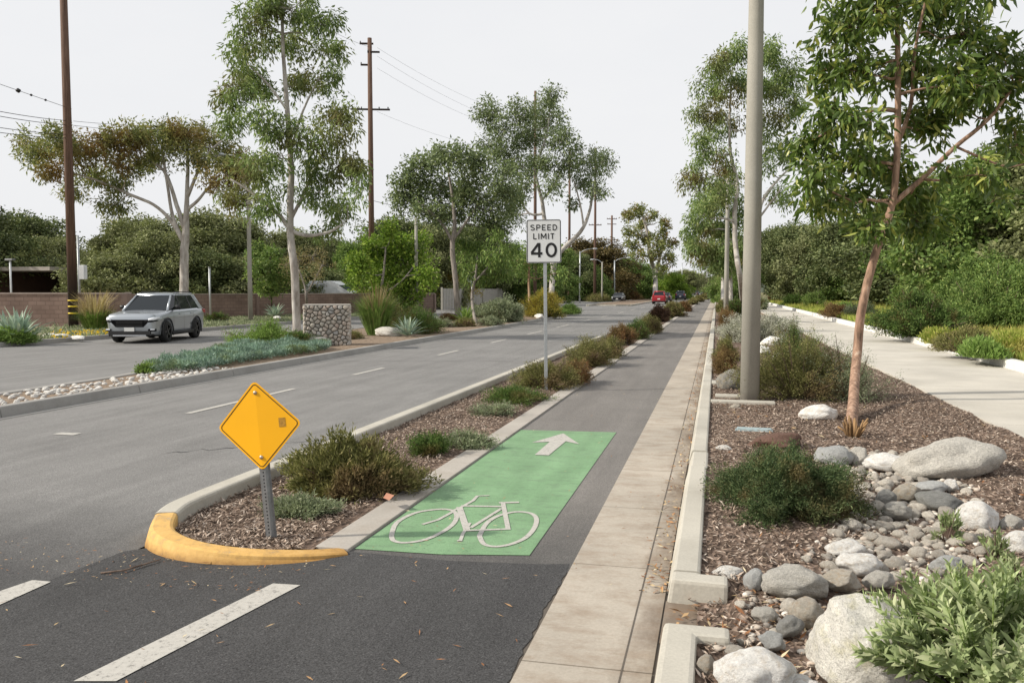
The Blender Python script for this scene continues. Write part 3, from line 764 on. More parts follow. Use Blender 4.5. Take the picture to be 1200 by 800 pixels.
# green panel
gp = empty('green_lane_panel', (-1.83, 8., 0), 'green painted bike lane panel with white bicycle and arrow', 'road marking')
go = gp.location
gb = [(-2.425, 5.42), (-1.80, 5.44), (-1.21, 5.56), (-1.21, 10.72), (-2.425, 10.62)]
poly('green_paint', gb, M['green'], gp, .0085, go)
def zc(x, y): return (400+x/3.529, 490+y/3.529)
def strokes(paths, name):
    verts, faces = [], []
    for pts, w, closed in paths:
        q = [G(*zc(*p)) for p in pts]; q = [(v.x, v.y) for v in q]
        if closed: q = smoothpath(q+[q[0]], 4)[:-1]
        m = len(q); b0 = len(verts)
        for i in range(m):
            a_ = Vector(q[(i-1) % m] if closed else q[max(i-1, 0)]); c_ = Vector(q[(i+1) % m] if closed else q[min(i+1, m-1)])
            t = (c_-a_).normalized(); s_ = Vector((-t.y, t.x))*w*.38; p = Vector(q[i])
            verts += [(p+s_)[:], (p-s_)[:]]
        for i in range(m if closed else m-1):
            j = (i+1) % m; faces.append((b0+2*i, b0+2*i+1, b0+2*j+1, b0+2*j))
    vv = [(v[0]-go.x, v[1]-go.y, .0125-go.z+.0004*k/len(verts)) for k, v in enumerate(verts)]
    me = bpy.data.meshes.new(name); me.from_pydata(vv, [], faces); mobj(name, me, M['paint'], gp)
strokes([([(207, 492), (228, 438), (300, 398), (380, 383), (440, 382), (474, 398), (470, 432), (430, 468), (350, 506), (265, 520), (217, 512)], .05, True),
         ([(571, 492), (600, 440), (650, 408), (720, 392), (780, 397), (806, 418), (800, 455), (765, 497), (705, 525), (640, 536), (590, 526)], .05, True),
         ([(488, 372), (520, 470)], .07, False), ([(455, 390), (500, 370), (545, 345), (562, 326), (612, 324)], .04, False), ([(468, 388), (400, 425), (335, 444)], .04, False),
         ([(495, 367), (672, 370)], .055, False), ([(668, 352), (690, 466)], .05, False), ([(652, 354), (735, 352)], .06, False), ([(505, 470), (695, 463)], .05, False),
         ([(535, 458), (662, 378)], .04, False), ([(532, 438), (503, 482), (492, 512)], .035, False), ([(478, 512), (500, 511)], .04, False)], 'bicycle_symbol')
poly('arrow_symbol', [G(*zc(*p)) for p in [(918, 66), (985, 111), (928, 99), (858, 157), (800, 155), (862, 101), (788, 104)]], M['paint'], gp, .0135, go)
# ------------------------------------------------------------------ signs
def perforated_post(mb, h, w=.034, fl=.022, pitch=.0254):
    """U-channel: holed web facing -Y, two angled flanges"""
    n = int(h/pitch); r = .0058
    for i in range(n):
        z0 = i*pitch; z1 = z0+pitch; zc_ = (z0+z1)/2
        o = [(-w/2, 0, z0), (0, 0, z0), (w/2, 0, z0), (w/2, 0, zc_), (w/2, 0, z1), (0, 0, z1), (-w/2, 0, z1), (-w/2, 0, zc_)]
        an = [225, 270, 315, 0, 45, 90, 135, 180]
        c = [(r*math.cos(R(a)), 0, zc_+r*math.sin(R(a))) for a in an]
        mb.add(o+c, [(k, (k+1) % 8, 8+(k+1) % 8, 8+k) for k in range(8)])
    for s in (-1, 1):
        mb.add([(s*w/2, 0, 0), (s*(w/2+.012), .028, 0), (s*(w/2+.012), .028, n*pitch), (s*w/2, 0, n*pitch)], [(0, 1, 2, 3)])
        mb.add([(s*(w/2+.012), .028, 0), (s*(w/2+.026), .028, 0), (s*(w/2+.026), .028, n*pitch), (s*(w/2+.012), .028, n*pitch)], [(0, 1, 2, 3)])
    return mb
def rounded_rect(w, h, r, n=6, y=0.):
    pts = []
    for cx_, cz_, a0 in ((w/2-r, h/2-r, 0), (-w/2+r, h/2-r, 90), (-w/2+r, -h/2+r, 180), (w/2-r, -h/2+r, 270)):
        for k in range(n+1):
            a = R(a0+90*k/n); pts.append((cx_+r*math.cos(a), y, cz_+r*math.sin(a)))
    return pts
def plate(w, h, r, y0, y1, rot=0.):
    mb = MB(); a = rounded_rect(w, h, r, y=y0); b = rounded_rect(w, h, r, y=y1)
    if rot:
        c, s = math.cos(rot), math.sin(rot)
        a = [(x*c-z*s, y, x*s+z*c) for x, y, z in a]; b = [(x*c-z*s, y, x*s+z*c) for x, y, z in b]
    n = len(a); return mb.add(a+b, [tuple(range(n)), tuple(range(2*n-1, n-1, -1))]+[(k, (k+1) % n, n+(k+1) % n, n+k) for k in range(n)])
def border(w, h, r, t, y, rot=0.):
    a = rounded_rect(w, h, r, y=y); b = rounded_rect(w-2*t, h-2*t, max(.003, r-t), y=y)
    if rot:
        c, s = math.cos(rot), math.sin(rot)
        a = [(x*c-z*s, y, x*s+z*c) for x, y, z in a]; b = [(x*c-z*s, y, x*s+z*c) for x, y, z in b]
    n = len(a); return MB().add(a+b, [(k, (k+1) % n, n+(k+1) % n, n+k) for k in range(n)])
base = G(316, 630, .04)
ds = empty('warning_sign', base, 'blank yellow diamond warning sign on a leaning perforated post by the curb nose', 'sign')
ds.rotation_euler = (R(-1), R(-5.4), R(3))
mobj('post', perforated_post(MB(), 1.08).mesh('post'), M['galvd'], ds); mobj('hole_shade_strip', MB().box(-.016, .016, .006, .012, 0, 1.07).mesh('back'), M['black'], ds)  # added black strip behind the web, paints the holes dark like shade inside
pan = mobj('sign_panel', plate(.457, .457, .035, -.006, -.003, R(45)).mesh('panel'), M['signyel'], ds, (0, 0, .805))
bdo = mobj('border', border(.432, .432, .028, .006, -.0072, R(45)).mesh('bd'), M['black'], pan)
mobj('sticker', MB().add([(.155, -.0075, -.02), (.205, -.0075, -.02), (.205, -.0075, .045), (.155, -.0075, .045)], [(0, 1, 2, 3)]).mesh('st'), M['sticker'], pan)
for zz in (.235, -.225):
    mobj('bolt', MB().tube([(0, -.006, zz), (0, -.011, zz), (0, -.016, zz)], [.015, .014, .007], 14).mesh('bolt', True), M['bolt'], pan)
# the panel is creased along its vertical diagonal
n_ = 28
me = bpy.data.meshes.new('panel'); vv = [v.co.copy() for v in pan.data.vertices]
me.from_pydata(vv, [], [tuple(range(3, 18)), tuple(list(range(17, 28))+list(range(0, 4))), tuple(range(17+28, 2+28, -1)), tuple(list(range(3+28, -1+28, -1))+list(range(27+28, 16+28, -1)))]+[(k, (k+1) % n_, n_+(k+1) % n_, n_+k) for k in range(n_)])
me.materials.append(M['signyel']); pan.data = me
for q_ in [pan]+[c for c in pan.children if not c.name.startswith('bolt')]:
    for v in q_.data.vertices: v.co.y += .045*abs(v.co.x)
base = G(640, 456, .04); D = DG(640, 456, .04)
sp = empty('speed_limit_sign', base, 'white SPEED LIMIT 40 sign on a tall square steel post', 'sign')
sp.rotation_euler = (0, R(-.6), PSI-R(1))
mobj('post', MB().box(-.03, .03, .0, .055, -.1, 2.95).mesh('post', bevel=.006), M['galv'], sp)
pan = mobj('sign_panel', plate(.61, .762, .04, -.008, -.003).mesh('panel'), M['signwhite'], sp, (-.02, 0, 2.57+.05))
mobj('border', border(.60, .752, .036, .014, -.0095).mesh('bd'), M['black'], pan)
def text_obj(s, size, x, z, parent, mat, bold=.0, sx=1., y=-.011, name='lettering', space=1.):
    cu = bpy.data.curves.new(name, 'FONT'); cu.body = s; cu.size = size; cu.align_x = 'CENTER'; cu.align_y = 'CENTER'; cu.offset = bold; cu.space_character = space; cu.resolution_u = 4
    o = bpy.data.objects.new(name, cu); col.objects.link(o); bpy.context.view_layer.update()
    dg = bpy.context.evaluated_depsgraph_get(); me = bpy.data.meshes.new_from_object(o.evaluated_get(dg)); bpy.data.objects.remove(o)
    xs = [v.co.x for v in me.vertices]; ys_ = [v.co.y for v in me.vertices]; cx_ = (min(xs)+max(xs))/2; cy_ = (min(ys_)+max(ys_))/2
    for v in me.vertices: v.co = Vector(((v.co.x-cx_)*sx+x, y, v.co.y-cy_+z))
    me.materials.clear(); me.update(); return mobj(name, me, mat, parent)
def arc(cx_, cy_, rx, ry, a0, a1, n=12): return [(cx_+rx*math.cos(R(a0+(a1-a0)*k/n)), cy_+ry*math.sin(R(a0+(a1-a0)*k/n))) for k in range(n+1)]
GLY = {'S': (.66, [arc(.33, .74, .25, .19, 30, 270, 12)+arc(.33, .28, .26, .21, 90, -150, 12)]), 'P': (.62, [[(.08, 0), (.08, 1)], [(.08, .93), (.32, .93)]+arc(.34, .70, .22, .23, 90, -90, 10)+[(.08, .47)]]),
 'E': (.58, [[(.08, 0), (.08, 1)], [(.08, .93), (.54, .93)], [(.08, .5), (.48, .5)], [(.08, .07), (.54, .07)]]), 'D': (.66, [[(.08, 0), (.08, 1)], [(.08, .93), (.26, .93)]+arc(.28, .5, .30, .43, 90, -90, 14)+[(.08, .07)]]),
 'L': (.54, [[(.08, 1), (.08, 0)], [(.08, .07), (.50, .07)]]), 'I': (.2, [[(.1, 0), (.1, 1)]]), 'M': (.84, [[(.08, 0), (.08, 1)], [(.10, 1), (.42, .22)], [(.42, .22), (.74, 1)], [(.76, 0), (.76, 1)]]),
 'T': (.58, [[(.02, .93), (.56, .93)], [(.29, 0), (.29, .93)]]), '4': (.78, [[(.56, 0), (.56, 1)], [(.52, .96), (.06, .30)], [(.03, .27), (.76, .27)]]), '0': (.76, [arc(.38, .5, .29, .425, 90, 450, 28)])}
def lettering(txt, h, width, z, t, name, wsc=1.):
    mb = MB(); gap = .17; tot = sum(GLY[c][0] for c in txt)*wsc+gap*(len(txt)-1); sx = width/tot; x = -width/2; lay = 0
    for c in txt:
        wg, strokes_ = GLY[c]
        for st_ in strokes_:
            pts = [Vector((x+p[0]*sx*wsc, p[1]*h)) for p in st_]; lay += 1
            cl_ = (pts[0]-pts[-1]).length < 1e-4; L_, R_ = [], []
            for i, p in enumerate(pts):
                a_ = pts[i-1] if i else (pts[-2] if cl_ else p); b_ = pts[i+1] if i < len(pts)-1 else (pts[1] if cl_ else p)
                d = (b_-a_).normalized(); nn = Vector((-d.y, d.x))*t*h/2; L_.append(p+nn); R_.append(p-nn)
            yy_ = -.0105-.00006*lay
            n = len(pts); mb.add([(q.x, yy_, q.y+z-h/2) for q in L_+R_], [(k, k+1, n+k+1, n+k) for k in range(n-1)])
        x += (wg*wsc+gap)*sx
    return mobj(name, mb.mesh('lettering'), M['black'], pan)
lettering('SPEED', .102, .475, .240, .17, 'lettering')
lettering('LIMIT', .102, .375, .087, .17, 'lettering')
lettering('40', .255, .47, -.155, .175, 'numerals', 1.)
# ------------------------------------------------------------------ lamp posts and poles
def lamp_post(label, loc, h, r0, r1, arm=1.8, side=-1, mat='post', group=None, name='lamp_post'):
    e = empty(name, loc, label, 'lamp post', group)
    mb = MB(); mb.tube([(0, 0, -.2), (0, 0, h*.33), (0, 0, h*.66), (0, 0, h)], [r0, r0+(r1-r0)*.33, r0+(r1-r0)*.66, r1], 28)
    mobj('post', mb.mesh('post', True), M[mat], e)
    if arm:
        s = side; pts = [(0, 0, h-.25), (s*arm*.3, 0, h+.15), (s*arm*.65, 0, h+.32), (s*arm, 0, h+.36)]
        mobj('arm', MB().tube(pts, [.05, .045, .04, .035], 8).mesh('arm', True), M['galv'], e)
        lm = MB(); lm.tube([(s*(arm-.1), 0, h+.36), (s*(arm+.15), 0, h+.38), (s*(arm+.5), 0, h+.36), (s*(arm+.65), 0, h+.34)], [.05, .11, .10, .03], 10)
        l = mobj('lamp_head', lm.mesh('head', True), M['galv'], e)
        mobj('lens', MB().tube([(s*(arm+.3), 0, h+.30), (s*(arm+.3), 0, h+.245)], [.09, .07], 10).mesh('lens', True), M['lens'], l)
    return e
lamp_post('tall thick concrete lamp post standing beside the bushes near the drain curb', G(878.5, 470, .1), 9.2, .147, .09, 1.9, -1)
lamp_post('second concrete lamp post, beyond the silver bush', (.58, 55, .1), 8.6, .155, .11, 1.6, -1)
lamp_post('third concrete lamp post, small and far behind the gum trees', (.58, 96, .1), 9., .16, .11, 1.6, -1)
lamp_post('slim grey concrete post in front of the block wall, left of the tall gum', base_at(293, 46, .1), 8.6, .13, .09, 1.4, -1)
lamp_post('slim concrete post in front of the bright green tree', base_at(488, 62, .1), 7., .14, .10, 0)
lamp_post('slim concrete post behind the grey shrub and the blue car', base_at(587, 112, .1), 5.6, .2, .14, 1.2, -1)
lamp_post('steel street lamp with long arm curving right, beside the crossing', base_at(679.5, 128, .1), 7.5, .13, .09, 2.0, 1, 'galv')
lamp_post('concrete lamp post right of the curved-arm street lamp', base_at(705.5, 130, .1), 6.0, .14, .10, 1.2, -1)
lamp_post('steel street lamp with short arm, left of the rusty gum', base_at(720, 140, .1), 6.6, .13, .09, 2.0, 1, 'galv')
lamp_post('far street lamp at the end of the avenue', base_at(799, 230, .1), 9, .15, .1, 1.5, 1, 'galv')
def util_pole(label, px, D, top_py, r, arms, lean=0., cat='utility pole', bands=False, mat='pole', base_z=.1):
    b = base_at(px, D, base_z); t = P(px, top_py, D); h = t.z-base_z
    e = empty('utility_pole', b, label, cat)
    mobj('pole', MB().tube([(0, 0, -.3), (lean*h*.5, 0, h*.5), (lean*h, 0, h)], [r, r*.85, r*.68], 18).mesh('pole', True), M[mat], e)
    for (py, half, off) in arms:
        z = P(px, py, D).z-base_z; c = math.cos(PSI); s = math.sin(PSI)
        a = mobj('crossarm', MB().box(-half, half, -.06, .06, -.06, .06).mesh('arm'), M[mat], e, (off+lean*z, -.0, z)); a.rotation_euler = (0, 0, PSI+R(4))
        for k in ((-.9, -.45, .45, .9) if half > .8 else (-.9,)):
            mobj('insulator', MB().tube([(k*half, 0, .06), (k*half, 0, .16), (k*half, 0, .2)], [.03, .06, .02], 8).mesh('ins', True), M['whitebox'] if False else M['galvd'], a)
    if bands:
        for py in (352, 359, 367):
            z = P(px, py, D).z-base_z
            mobj('reflective_band', MB().tube([(0, 0, z-.03), (0, 0, z+.03)], r*1.02, 18).mesh('band', True), M['boxyellow'], e)
    return e, b, h
D1 = 39.; p1, b1, h1 = util_pole('dark brown wooden utility pole with yellow bands, left beside the agave', 85, D1, -90, .21, [(-60, 1.2, 0)], 0., bands=True)
D2 = 64.; p2, b2, h2 = util_pole('wooden utility pole with a wide crossarm, behind the tall gum', 436, D2, 50, .23, [(131, 1.45, 0), (56, .5, -.25), (80, .4, -.3), (66, .45, .3)])
p3, b3, h3 = util_pole('reddish wooden pole rising just behind the speed limit sign', 627, 95, 110, .2, [(140, 1.3, 0)], mat='polefar')
util_pole('thin dark wooden pole left of the curved-arm street lamp', 667, 132, 175, .22, [(196, 1.3, 0)], mat='polefar')
util_pole('thin dark wooden pole with a crossarm, right of the curved-arm street lamp', 697, 132, 175, .22, [(185, 1.3, 0), (264, 1.0, 0)], mat='polefar')
p6, b6, h6 = util_pole('far utility pole with three crossarms against open sky', 716.5, 150, 253, .24, [(257, .9, 0), (263, .8, 0), (281, 1.2, 0), (284, 1.0, 0)], mat='polefar')
sgb = base_at(93, 39.5, .1)
e = empty('roadside_post', sgb, 'thin steel post with a white box behind the banded utility pole', 'post')
mobj('post', MB().tube([(0, 0, 0), (0, 0, 4.2)], .05, 8).mesh('p', True), M['galv'], e)
mobj('cabinet', MB().box(.1, .38, -.12, .1, 2.2, 2.85).mesh('c', bevel=.02), M['whitebox'], e)
e = empty('garden_lamp', base_at(13, 55, .1), 'thin white lamp post behind the left block wall', 'lamp post')
mobj('post', MB().tube([(0, 0, 0), (0, 0, 3.6)], .06, 8).mesh('p', True), M['whitebox'], e)
mobj('lamp_head', MB().box(-.28, .28, -.15, .15, 3.6, 3.72).mesh('c', bevel=.02), M['galvd'], e)
e = empty('thin_post', base_at(246, 50, .1), 'thin pale post standing behind the far block wall', 'post')
mobj('post', MB().tube([(0, 0, 0), (0, 0, 3.0)], .06, 8).mesh('p', True), M['galv'], e)
mobj('cap', MB().tube([(0, 0, 3.0), (0, 0, 3.06)], .075, 8).mesh('p', True), M['galvd'], e)
# wires
def wire(a, b, sag, label, r=.012, beads=()):
    pts = [a.lerp(b, i/16)-Vector((0, 0, 4*sag*(i/16)*(1-i/16))) for i in range(17)]
    o = mobj('overhead_wire', MB().tube([p-a for p in pts], r, 4).mesh('wire', True), M['black'], None, a); tag(o, label, 'wire', 'overhead wires')
    for t, rr_ in beads:
        p = a.lerp(b, t)-Vector((0, 0, 4*sag*t*(1-t))); mobj('cable_weight', MB().tube([p-a+Vector((-rr_, 0, 0)), p-a, p-a+Vector((rr_, 0, 0))], [rr_*.4, rr_, rr_*.4], 8).mesh('bead', True), M['black'], o)
for i, (y0, y1, lab) in enumerate([(128, 142, 'topmost of the four parallel wires left of the banded pole'), (134, 147, 'second of the four parallel wires left of the banded pole'), (149, 158, 'third of the four parallel wires left of the banded pole'), (156, 162, 'lowest of the four parallel wires left of the banded pole')]):
    wire(P(-60, y0-10, 30), P(84, y1, D1), .1, lab, .016)
    wire(P(86, y1, D1), P(240, y1+2+i*4, 60), .2, lab.replace('left', 'right').replace('banded pole', 'banded pole, behind the gum crown'), .012)
wire(P(-60, 78, 30), P(84, 128, D1), .0, 'high wire carrying dark round weights left of the banded pole', .011, ((.50, .10), (.61, .055), (.74, .055)))
for k, (ya, yb, lab) in enumerate([(56, 110, 'high faint wire from the pole top toward the far poles'), (66, 122, 'faint wire below the pole top toward the far poles'), (80, 130, 'third faint wire toward the far poles'), (131, 148, 'faint wire from the wide crossarm toward the far poles')]):
    wire(P(436+6, ya, D2), P(627, yb+30, 95), .8, lab, .007)
wire(P(436, 56, D2), P(250, -60, 30), .5, 'faint wire from the pole top toward upper left', .01)
wire(P(436, 235, D2), P(627, 262, 95), .5, 'low cable between the wooden poles behind the trees', .02)
# ------------------------------------------------------------------ walls
def block(name, label, pts, h, t=.2, z0=.1, capm='wallcap'):
    e = empty(name, (pts[0][0], pts[0][1], z0), label, 'wall')
    verts, faces, uvs = [], [], []
    mb = MB(); cap = MB(); L = 0
    me = bpy.data.meshes.new('wall_face'); bm = bmesh.new(); uvl = bm.loops.layers.uv.new('UVMap')
    for a, b in zip(pts[:-1], pts[1:]):
        a = Vector((a[0]-pts[0][0], a[1]-pts[0][1], 0)); b = Vector((b[0]-pts[0][0], b[1]-pts[0][1], 0)); d = (b-a); l = d.length; d.normalize(); s = Vector((d.y, -d.x, 0))
        for sg in (1, -1):
            vs = [bm.verts.new(a+s*sg*t/2-Vector((0, 0, .3))), bm.verts.new(b+s*sg*t/2-Vector((0, 0, .3))), bm.verts.new(b+s*sg*t/2+Vector((0, 0, h))), bm.verts.new(a+s*sg*t/2+Vector((0, 0, h)))]
            f = bm.faces.new(vs)
            for lp, uv in zip(f.loops, ((L, -.3), (L+l, -.3), (L+l, h), (L, h))): lp[uvl].uv = uv
        for q in (a, b):
            vs = [bm.verts.new(q+s*t/2-Vector((0, 0, .3))), bm.verts.new(q-s*t/2-Vector((0, 0, .3))), bm.verts.new(q-s*t/2+Vector((0, 0, h))), bm.verts.new(q+s*t/2+Vector((0, 0, h)))]
            f = bm.faces.new(vs)
            for lp, uv in zip(f.loops, ((L, -.3), (L+t, -.3), (L+t, h), (L, h))): lp[uvl].uv = uv
        L += l
        c = [a-d*.05+s*(t/2+.03), b+d*.05+s*(t/2+.03), b+d*.05-s*(t/2+.03), a-d*.05-s*(t/2+.03)]
        cap.add([(*v[:2], h) for v in c]+[(*v[:2], h+.07) for v in c], [(3, 2, 1, 0), (4, 5, 6, 7), (0, 1, 5, 4), (1, 2, 6, 5), (2, 3, 7, 6), (3, 0, 4, 7)])
        n = max(1, int(l/6)); 
        for k in range(0 if L <= l+.01 else 1, n+1):
            p = a+d*(l*k/n); 
            pil = MB().box(-.16, .16, -.16, .16, 0, h+.005)
            mb.add([(v[0]+p.x, v[1]+p.y, v[2]) for v in pil.v], pil.f)
    bm.to_mesh(me); bm.free(); mobj('wall_face', me, M['block'], e)
    mobj('pilaster', mb.mesh('pil'), M['wallp'], e); mobj('cap', cap.mesh('cap'), M[capm], e); return e
M['wallp'] = simple('wall_pilaster', (.23, .165, .14), .9)
def gx(px, D): v = base_at(px, D); return (v.x, v.y)
block('block_wall', 'taller reddish block wall at far left behind the banded pole', [gx(-260, 39.5), gx(148, 39.5), gx(151, 44.)], 1.52)
block('block_wall', 'long low brown block wall running behind the silver car and the stone pillar', [gx(140, 48), gx(300, 55), gx(508, 66)], 1.42)
mb = MB(); 
e = empty('picket_fence', (*gx(512, 72), .1), 'long pale vertical-board fence behind the far road', 'fence')
a0 = Vector((*gx(518, 74), 0)); a1 = Vector((-27, 150, 0)); off = Vector((e.location.x, e.location.y, 0)); n = 150
for i in range(n):
    p = a0.lerp(a1, i/n)-off; d = (a1-a0).normalized(); q = p+d*((a1-a0).length/n*.82)
    mb.add([(p.x, p.y, 0), (q.x, q.y, 0), (q.x, q.y, 1.85), (p.x, p.y, 1.85)], [(0, 1, 2, 3)])
mobj('board_panel', mb.mesh('b'), simple('pale_boards', (.44, .42, .39), .8), e)
mb = MB()
for i in range(0, n, 15): 
    p = a0.lerp(a1, i/n)-off; mb.box(p.x-.08, p.x+.08, p.y-.1, p.y+.05, 0, 1.95)
mobj('fence_post', mb.mesh('b'), M['post'], e)
# house roofs behind the wall
e = empty('house', base_at(-20, 62, 0), 'low brown house with a flat pale roof behind the left wall', 'house')
mobj('wall', MB().box(-9, 3.2, -3, 5, 0, 3.1).mesh('w'), simple('house_wall', (.11, .065, .05), .9), e)
mobj('roof', MB().box(-9.5, 9, -3.6, 5.6, 3.1, 3.35).mesh('r'), simple('house_roof', (.34, .31, .28), .9), e)
mobj('window', MB().box(-.2, 1.6, -3.04, -3.0, 1.1, 2.2).mesh('r'), simple('dark_window', (.02, .025, .03), .2), e)
e = empty('parked_van', base_at(388, 70, 0), 'white vehicle roof showing over the long block wall', 'van')
mobj('body', MB().add([(-2.2, -.9, .3), (2.2, -.9, .3), (2.2, .9, .3), (-2.2, .9, .3), (-1.5, -.8, 2.55), (.5, -.8, 2.55), (.5, .8, 2.55), (-1.5, .8, 2.55), (1.9, -.85, 1.7), (1.9, .85, 1.7), (-2.2, -.9, 1.8), (-2.2, .9, 1.8)],
     [(4, 5, 6, 7), (5, 8, 9, 6), (0, 1, 8, 5, 4, 10), (3, 11, 7, 6, 9, 2), (1, 2, 9, 8), (0, 10, 11, 3), (10, 4, 7, 11)]).mesh('v', bevel=.06), simple('van_white', (.7, .72, .74), .35, coat=.5), e)
mobj('window', MB().add([(.62, -.82, 2.42), (1.75, -.86, 1.76), (1.75, .86, 1.76), (.62, .82, 2.42)], [(0, 1, 2, 3)]).mesh('v', off=(-.03, 0, -.03)), simple('van_glass', (.03, .04, .05), .1), e)
e = empty('road_sign', base_at(553, 72, .1), 'triangular give-way sign seen from behind, beside the dark green tree', 'sign')
mobj('post', MB().tube([(0, 0, 0), (0, 0, 2.4)], .04, 8).mesh('p', True), M['galv'], e)
c, s = math.cos(PSI), math.sin(PSI)
mobj('sign_panel', MB().add([(-.55*c, -.55*s-.05, 2.9), (.55*c, .55*s-.05, 2.9), (0, -.05, 1.95), (-.55*c, -.55*s-.03, 2.9), (.55*c, .55*s-.03, 2.9), (0, -.03, 1.95)], [(0, 1, 2), (5, 4, 3), (0, 3, 4, 1), (1, 4, 5, 2), (2, 5, 3, 0)]).mesh('p'), M['galv'], e)
# ------------------------------------------------------------------ stone pillar on the median
Dp = DG(385, 405, .13); pc = G(384, 404, .12)
e = empty('stone_pillar', pc, 'square cobblestone masonry pillar on the planted median', 'pillar', rz=PSI+R(8))
wp = 53*Dp/F/2; hp = 1.22
mobj('mortar_core', MB().box(-wp+.05, wp-.05, -.35, .5, -.1, hp-.02).mesh('core'), M['mortar'], e)
srs = random.Random(5)
def clip(poly, p, n):
    out = []
    for i in range(len(poly)):
        a, b = poly[i], poly[(i+1) % len(poly)]; da = (a[0]-p[0])*n[0]+(a[1]-p[1])*n[1]; db = (b[0]-p[0])*n[0]+(b[1]-p[1])*n[1]
        if da <= 0: out.append(a)
        if da*db < 0: t = da/(da-db); out.append((a[0]+(b[0]-a[0])*t, a[1]+(b[1]-a[1])*t))
    return out
def face_stones(mbx, u0, u1, put):
    pts = []
    for k in range(900):
        q = (srs.uniform(u0, u1), srs.uniform(0, hp))
        if all(math.hypot((q[0]-a[0])*.85, q[1]-a[1]) > .095 for a in pts): pts.append(q)
    for q in pts:
        poly = [(u0, 0), (u1, 0), (u1, hp-.01), (u0, hp-.01)]
        for o in pts:
            if o is q or math.hypot(o[0]-q[0], o[1]-q[1]) > .5: continue
            n = (o[0]-q[0], o[1]-q[1]); l = math.hypot(*n); n = (n[0]/l, n[1]/l)
            poly = clip(poly, ((o[0]+q[0])/2-n[0]*.007, (o[1]+q[1])/2-n[1]*.007), n)
        if len(poly) < 3: continue
        cx_ = sum(a[0] for a in poly)/len(poly); cy_ = sum(a[1] for a in poly)/len(poly)
        # round the corners
        rp = []
        for i in range(len(poly)):
            a, b, c = poly[i-1], poly[i], poly[(i+1) % len(poly)]
            rp += [(b[0]+(a[0]-b[0])*.2, b[1]+(a[1]-b[1])*.2), (b[0]+(c[0]-b[0])*.2, b[1]+(c[1]-b[1])*.2)]
        dz = srs.uniform(.0, .02); n = len(rp); tl = (srs.uniform(-.06, .06), srs.uniform(-.06, .06)); vs = []
        for sc_, d in ((1., .03), (.97, -.02-dz), (.86, -.04-dz), (.5, -.05-dz)): vs += [put(cx_+(x-cx_)*sc_, d+(x-cx_)*tl[0]*sc_+(y-cy_)*tl[1]*sc_, cy_+(y-cy_)*sc_) for x, y in rp]
        mbx.add(vs, [(k*n+i, k*n+(i+1) % n, (k+1)*n+(i+1) % n, (k+1)*n+i) for k in range(3) for i in range(n)]+[tuple(3*n+i for i in range(n))])
for mat_, seed_ in (('pst1', 1), ('pst2', 2), ('pst3', 3)):
    pass
def pst():
    m, nt, out = newmat('pillar_stones'); g_ = nt.nodes.new('ShaderNodeNewGeometry')
    c = ramp(nt, g_.outputs['Random Per Island'], [(0, (.28, .265, .24)), (.35, (.45, .41, .35)), (.6, (.42, .345, .29)), (.8, (.58, .54, .47)), (1, (.36, .355, .34))])
    c = mix(nt, c, ramp(nt, noise_(nt, coords(nt), 30, 3), [(.3, .75), (.7, 1.15)]), 1., 'MULTIPLY')
    principled(nt, out, c, .85, spec=.2); return m
mbx = MB(); face_stones(mbx, -wp, wp, lambda u, d, z: (u, -.36+d, z)); face_stones(mbx, -.36, .5, lambda u, d, z: (wp-.04-d, u, z)); face_stones(mbx, -.36, .5, lambda u, d, z: (-wp+.04+d, u, z))
mobj('stone_facing', mbx.mesh('stones', True), pst(), e)
mobj('cap_course', MB().box(-wp-.01, wp+.01, -.4, .52, hp-.01, hp+.03).mesh('cap', bevel=.01), simple('cap_stone', (.42, .39, .35), .9), e)
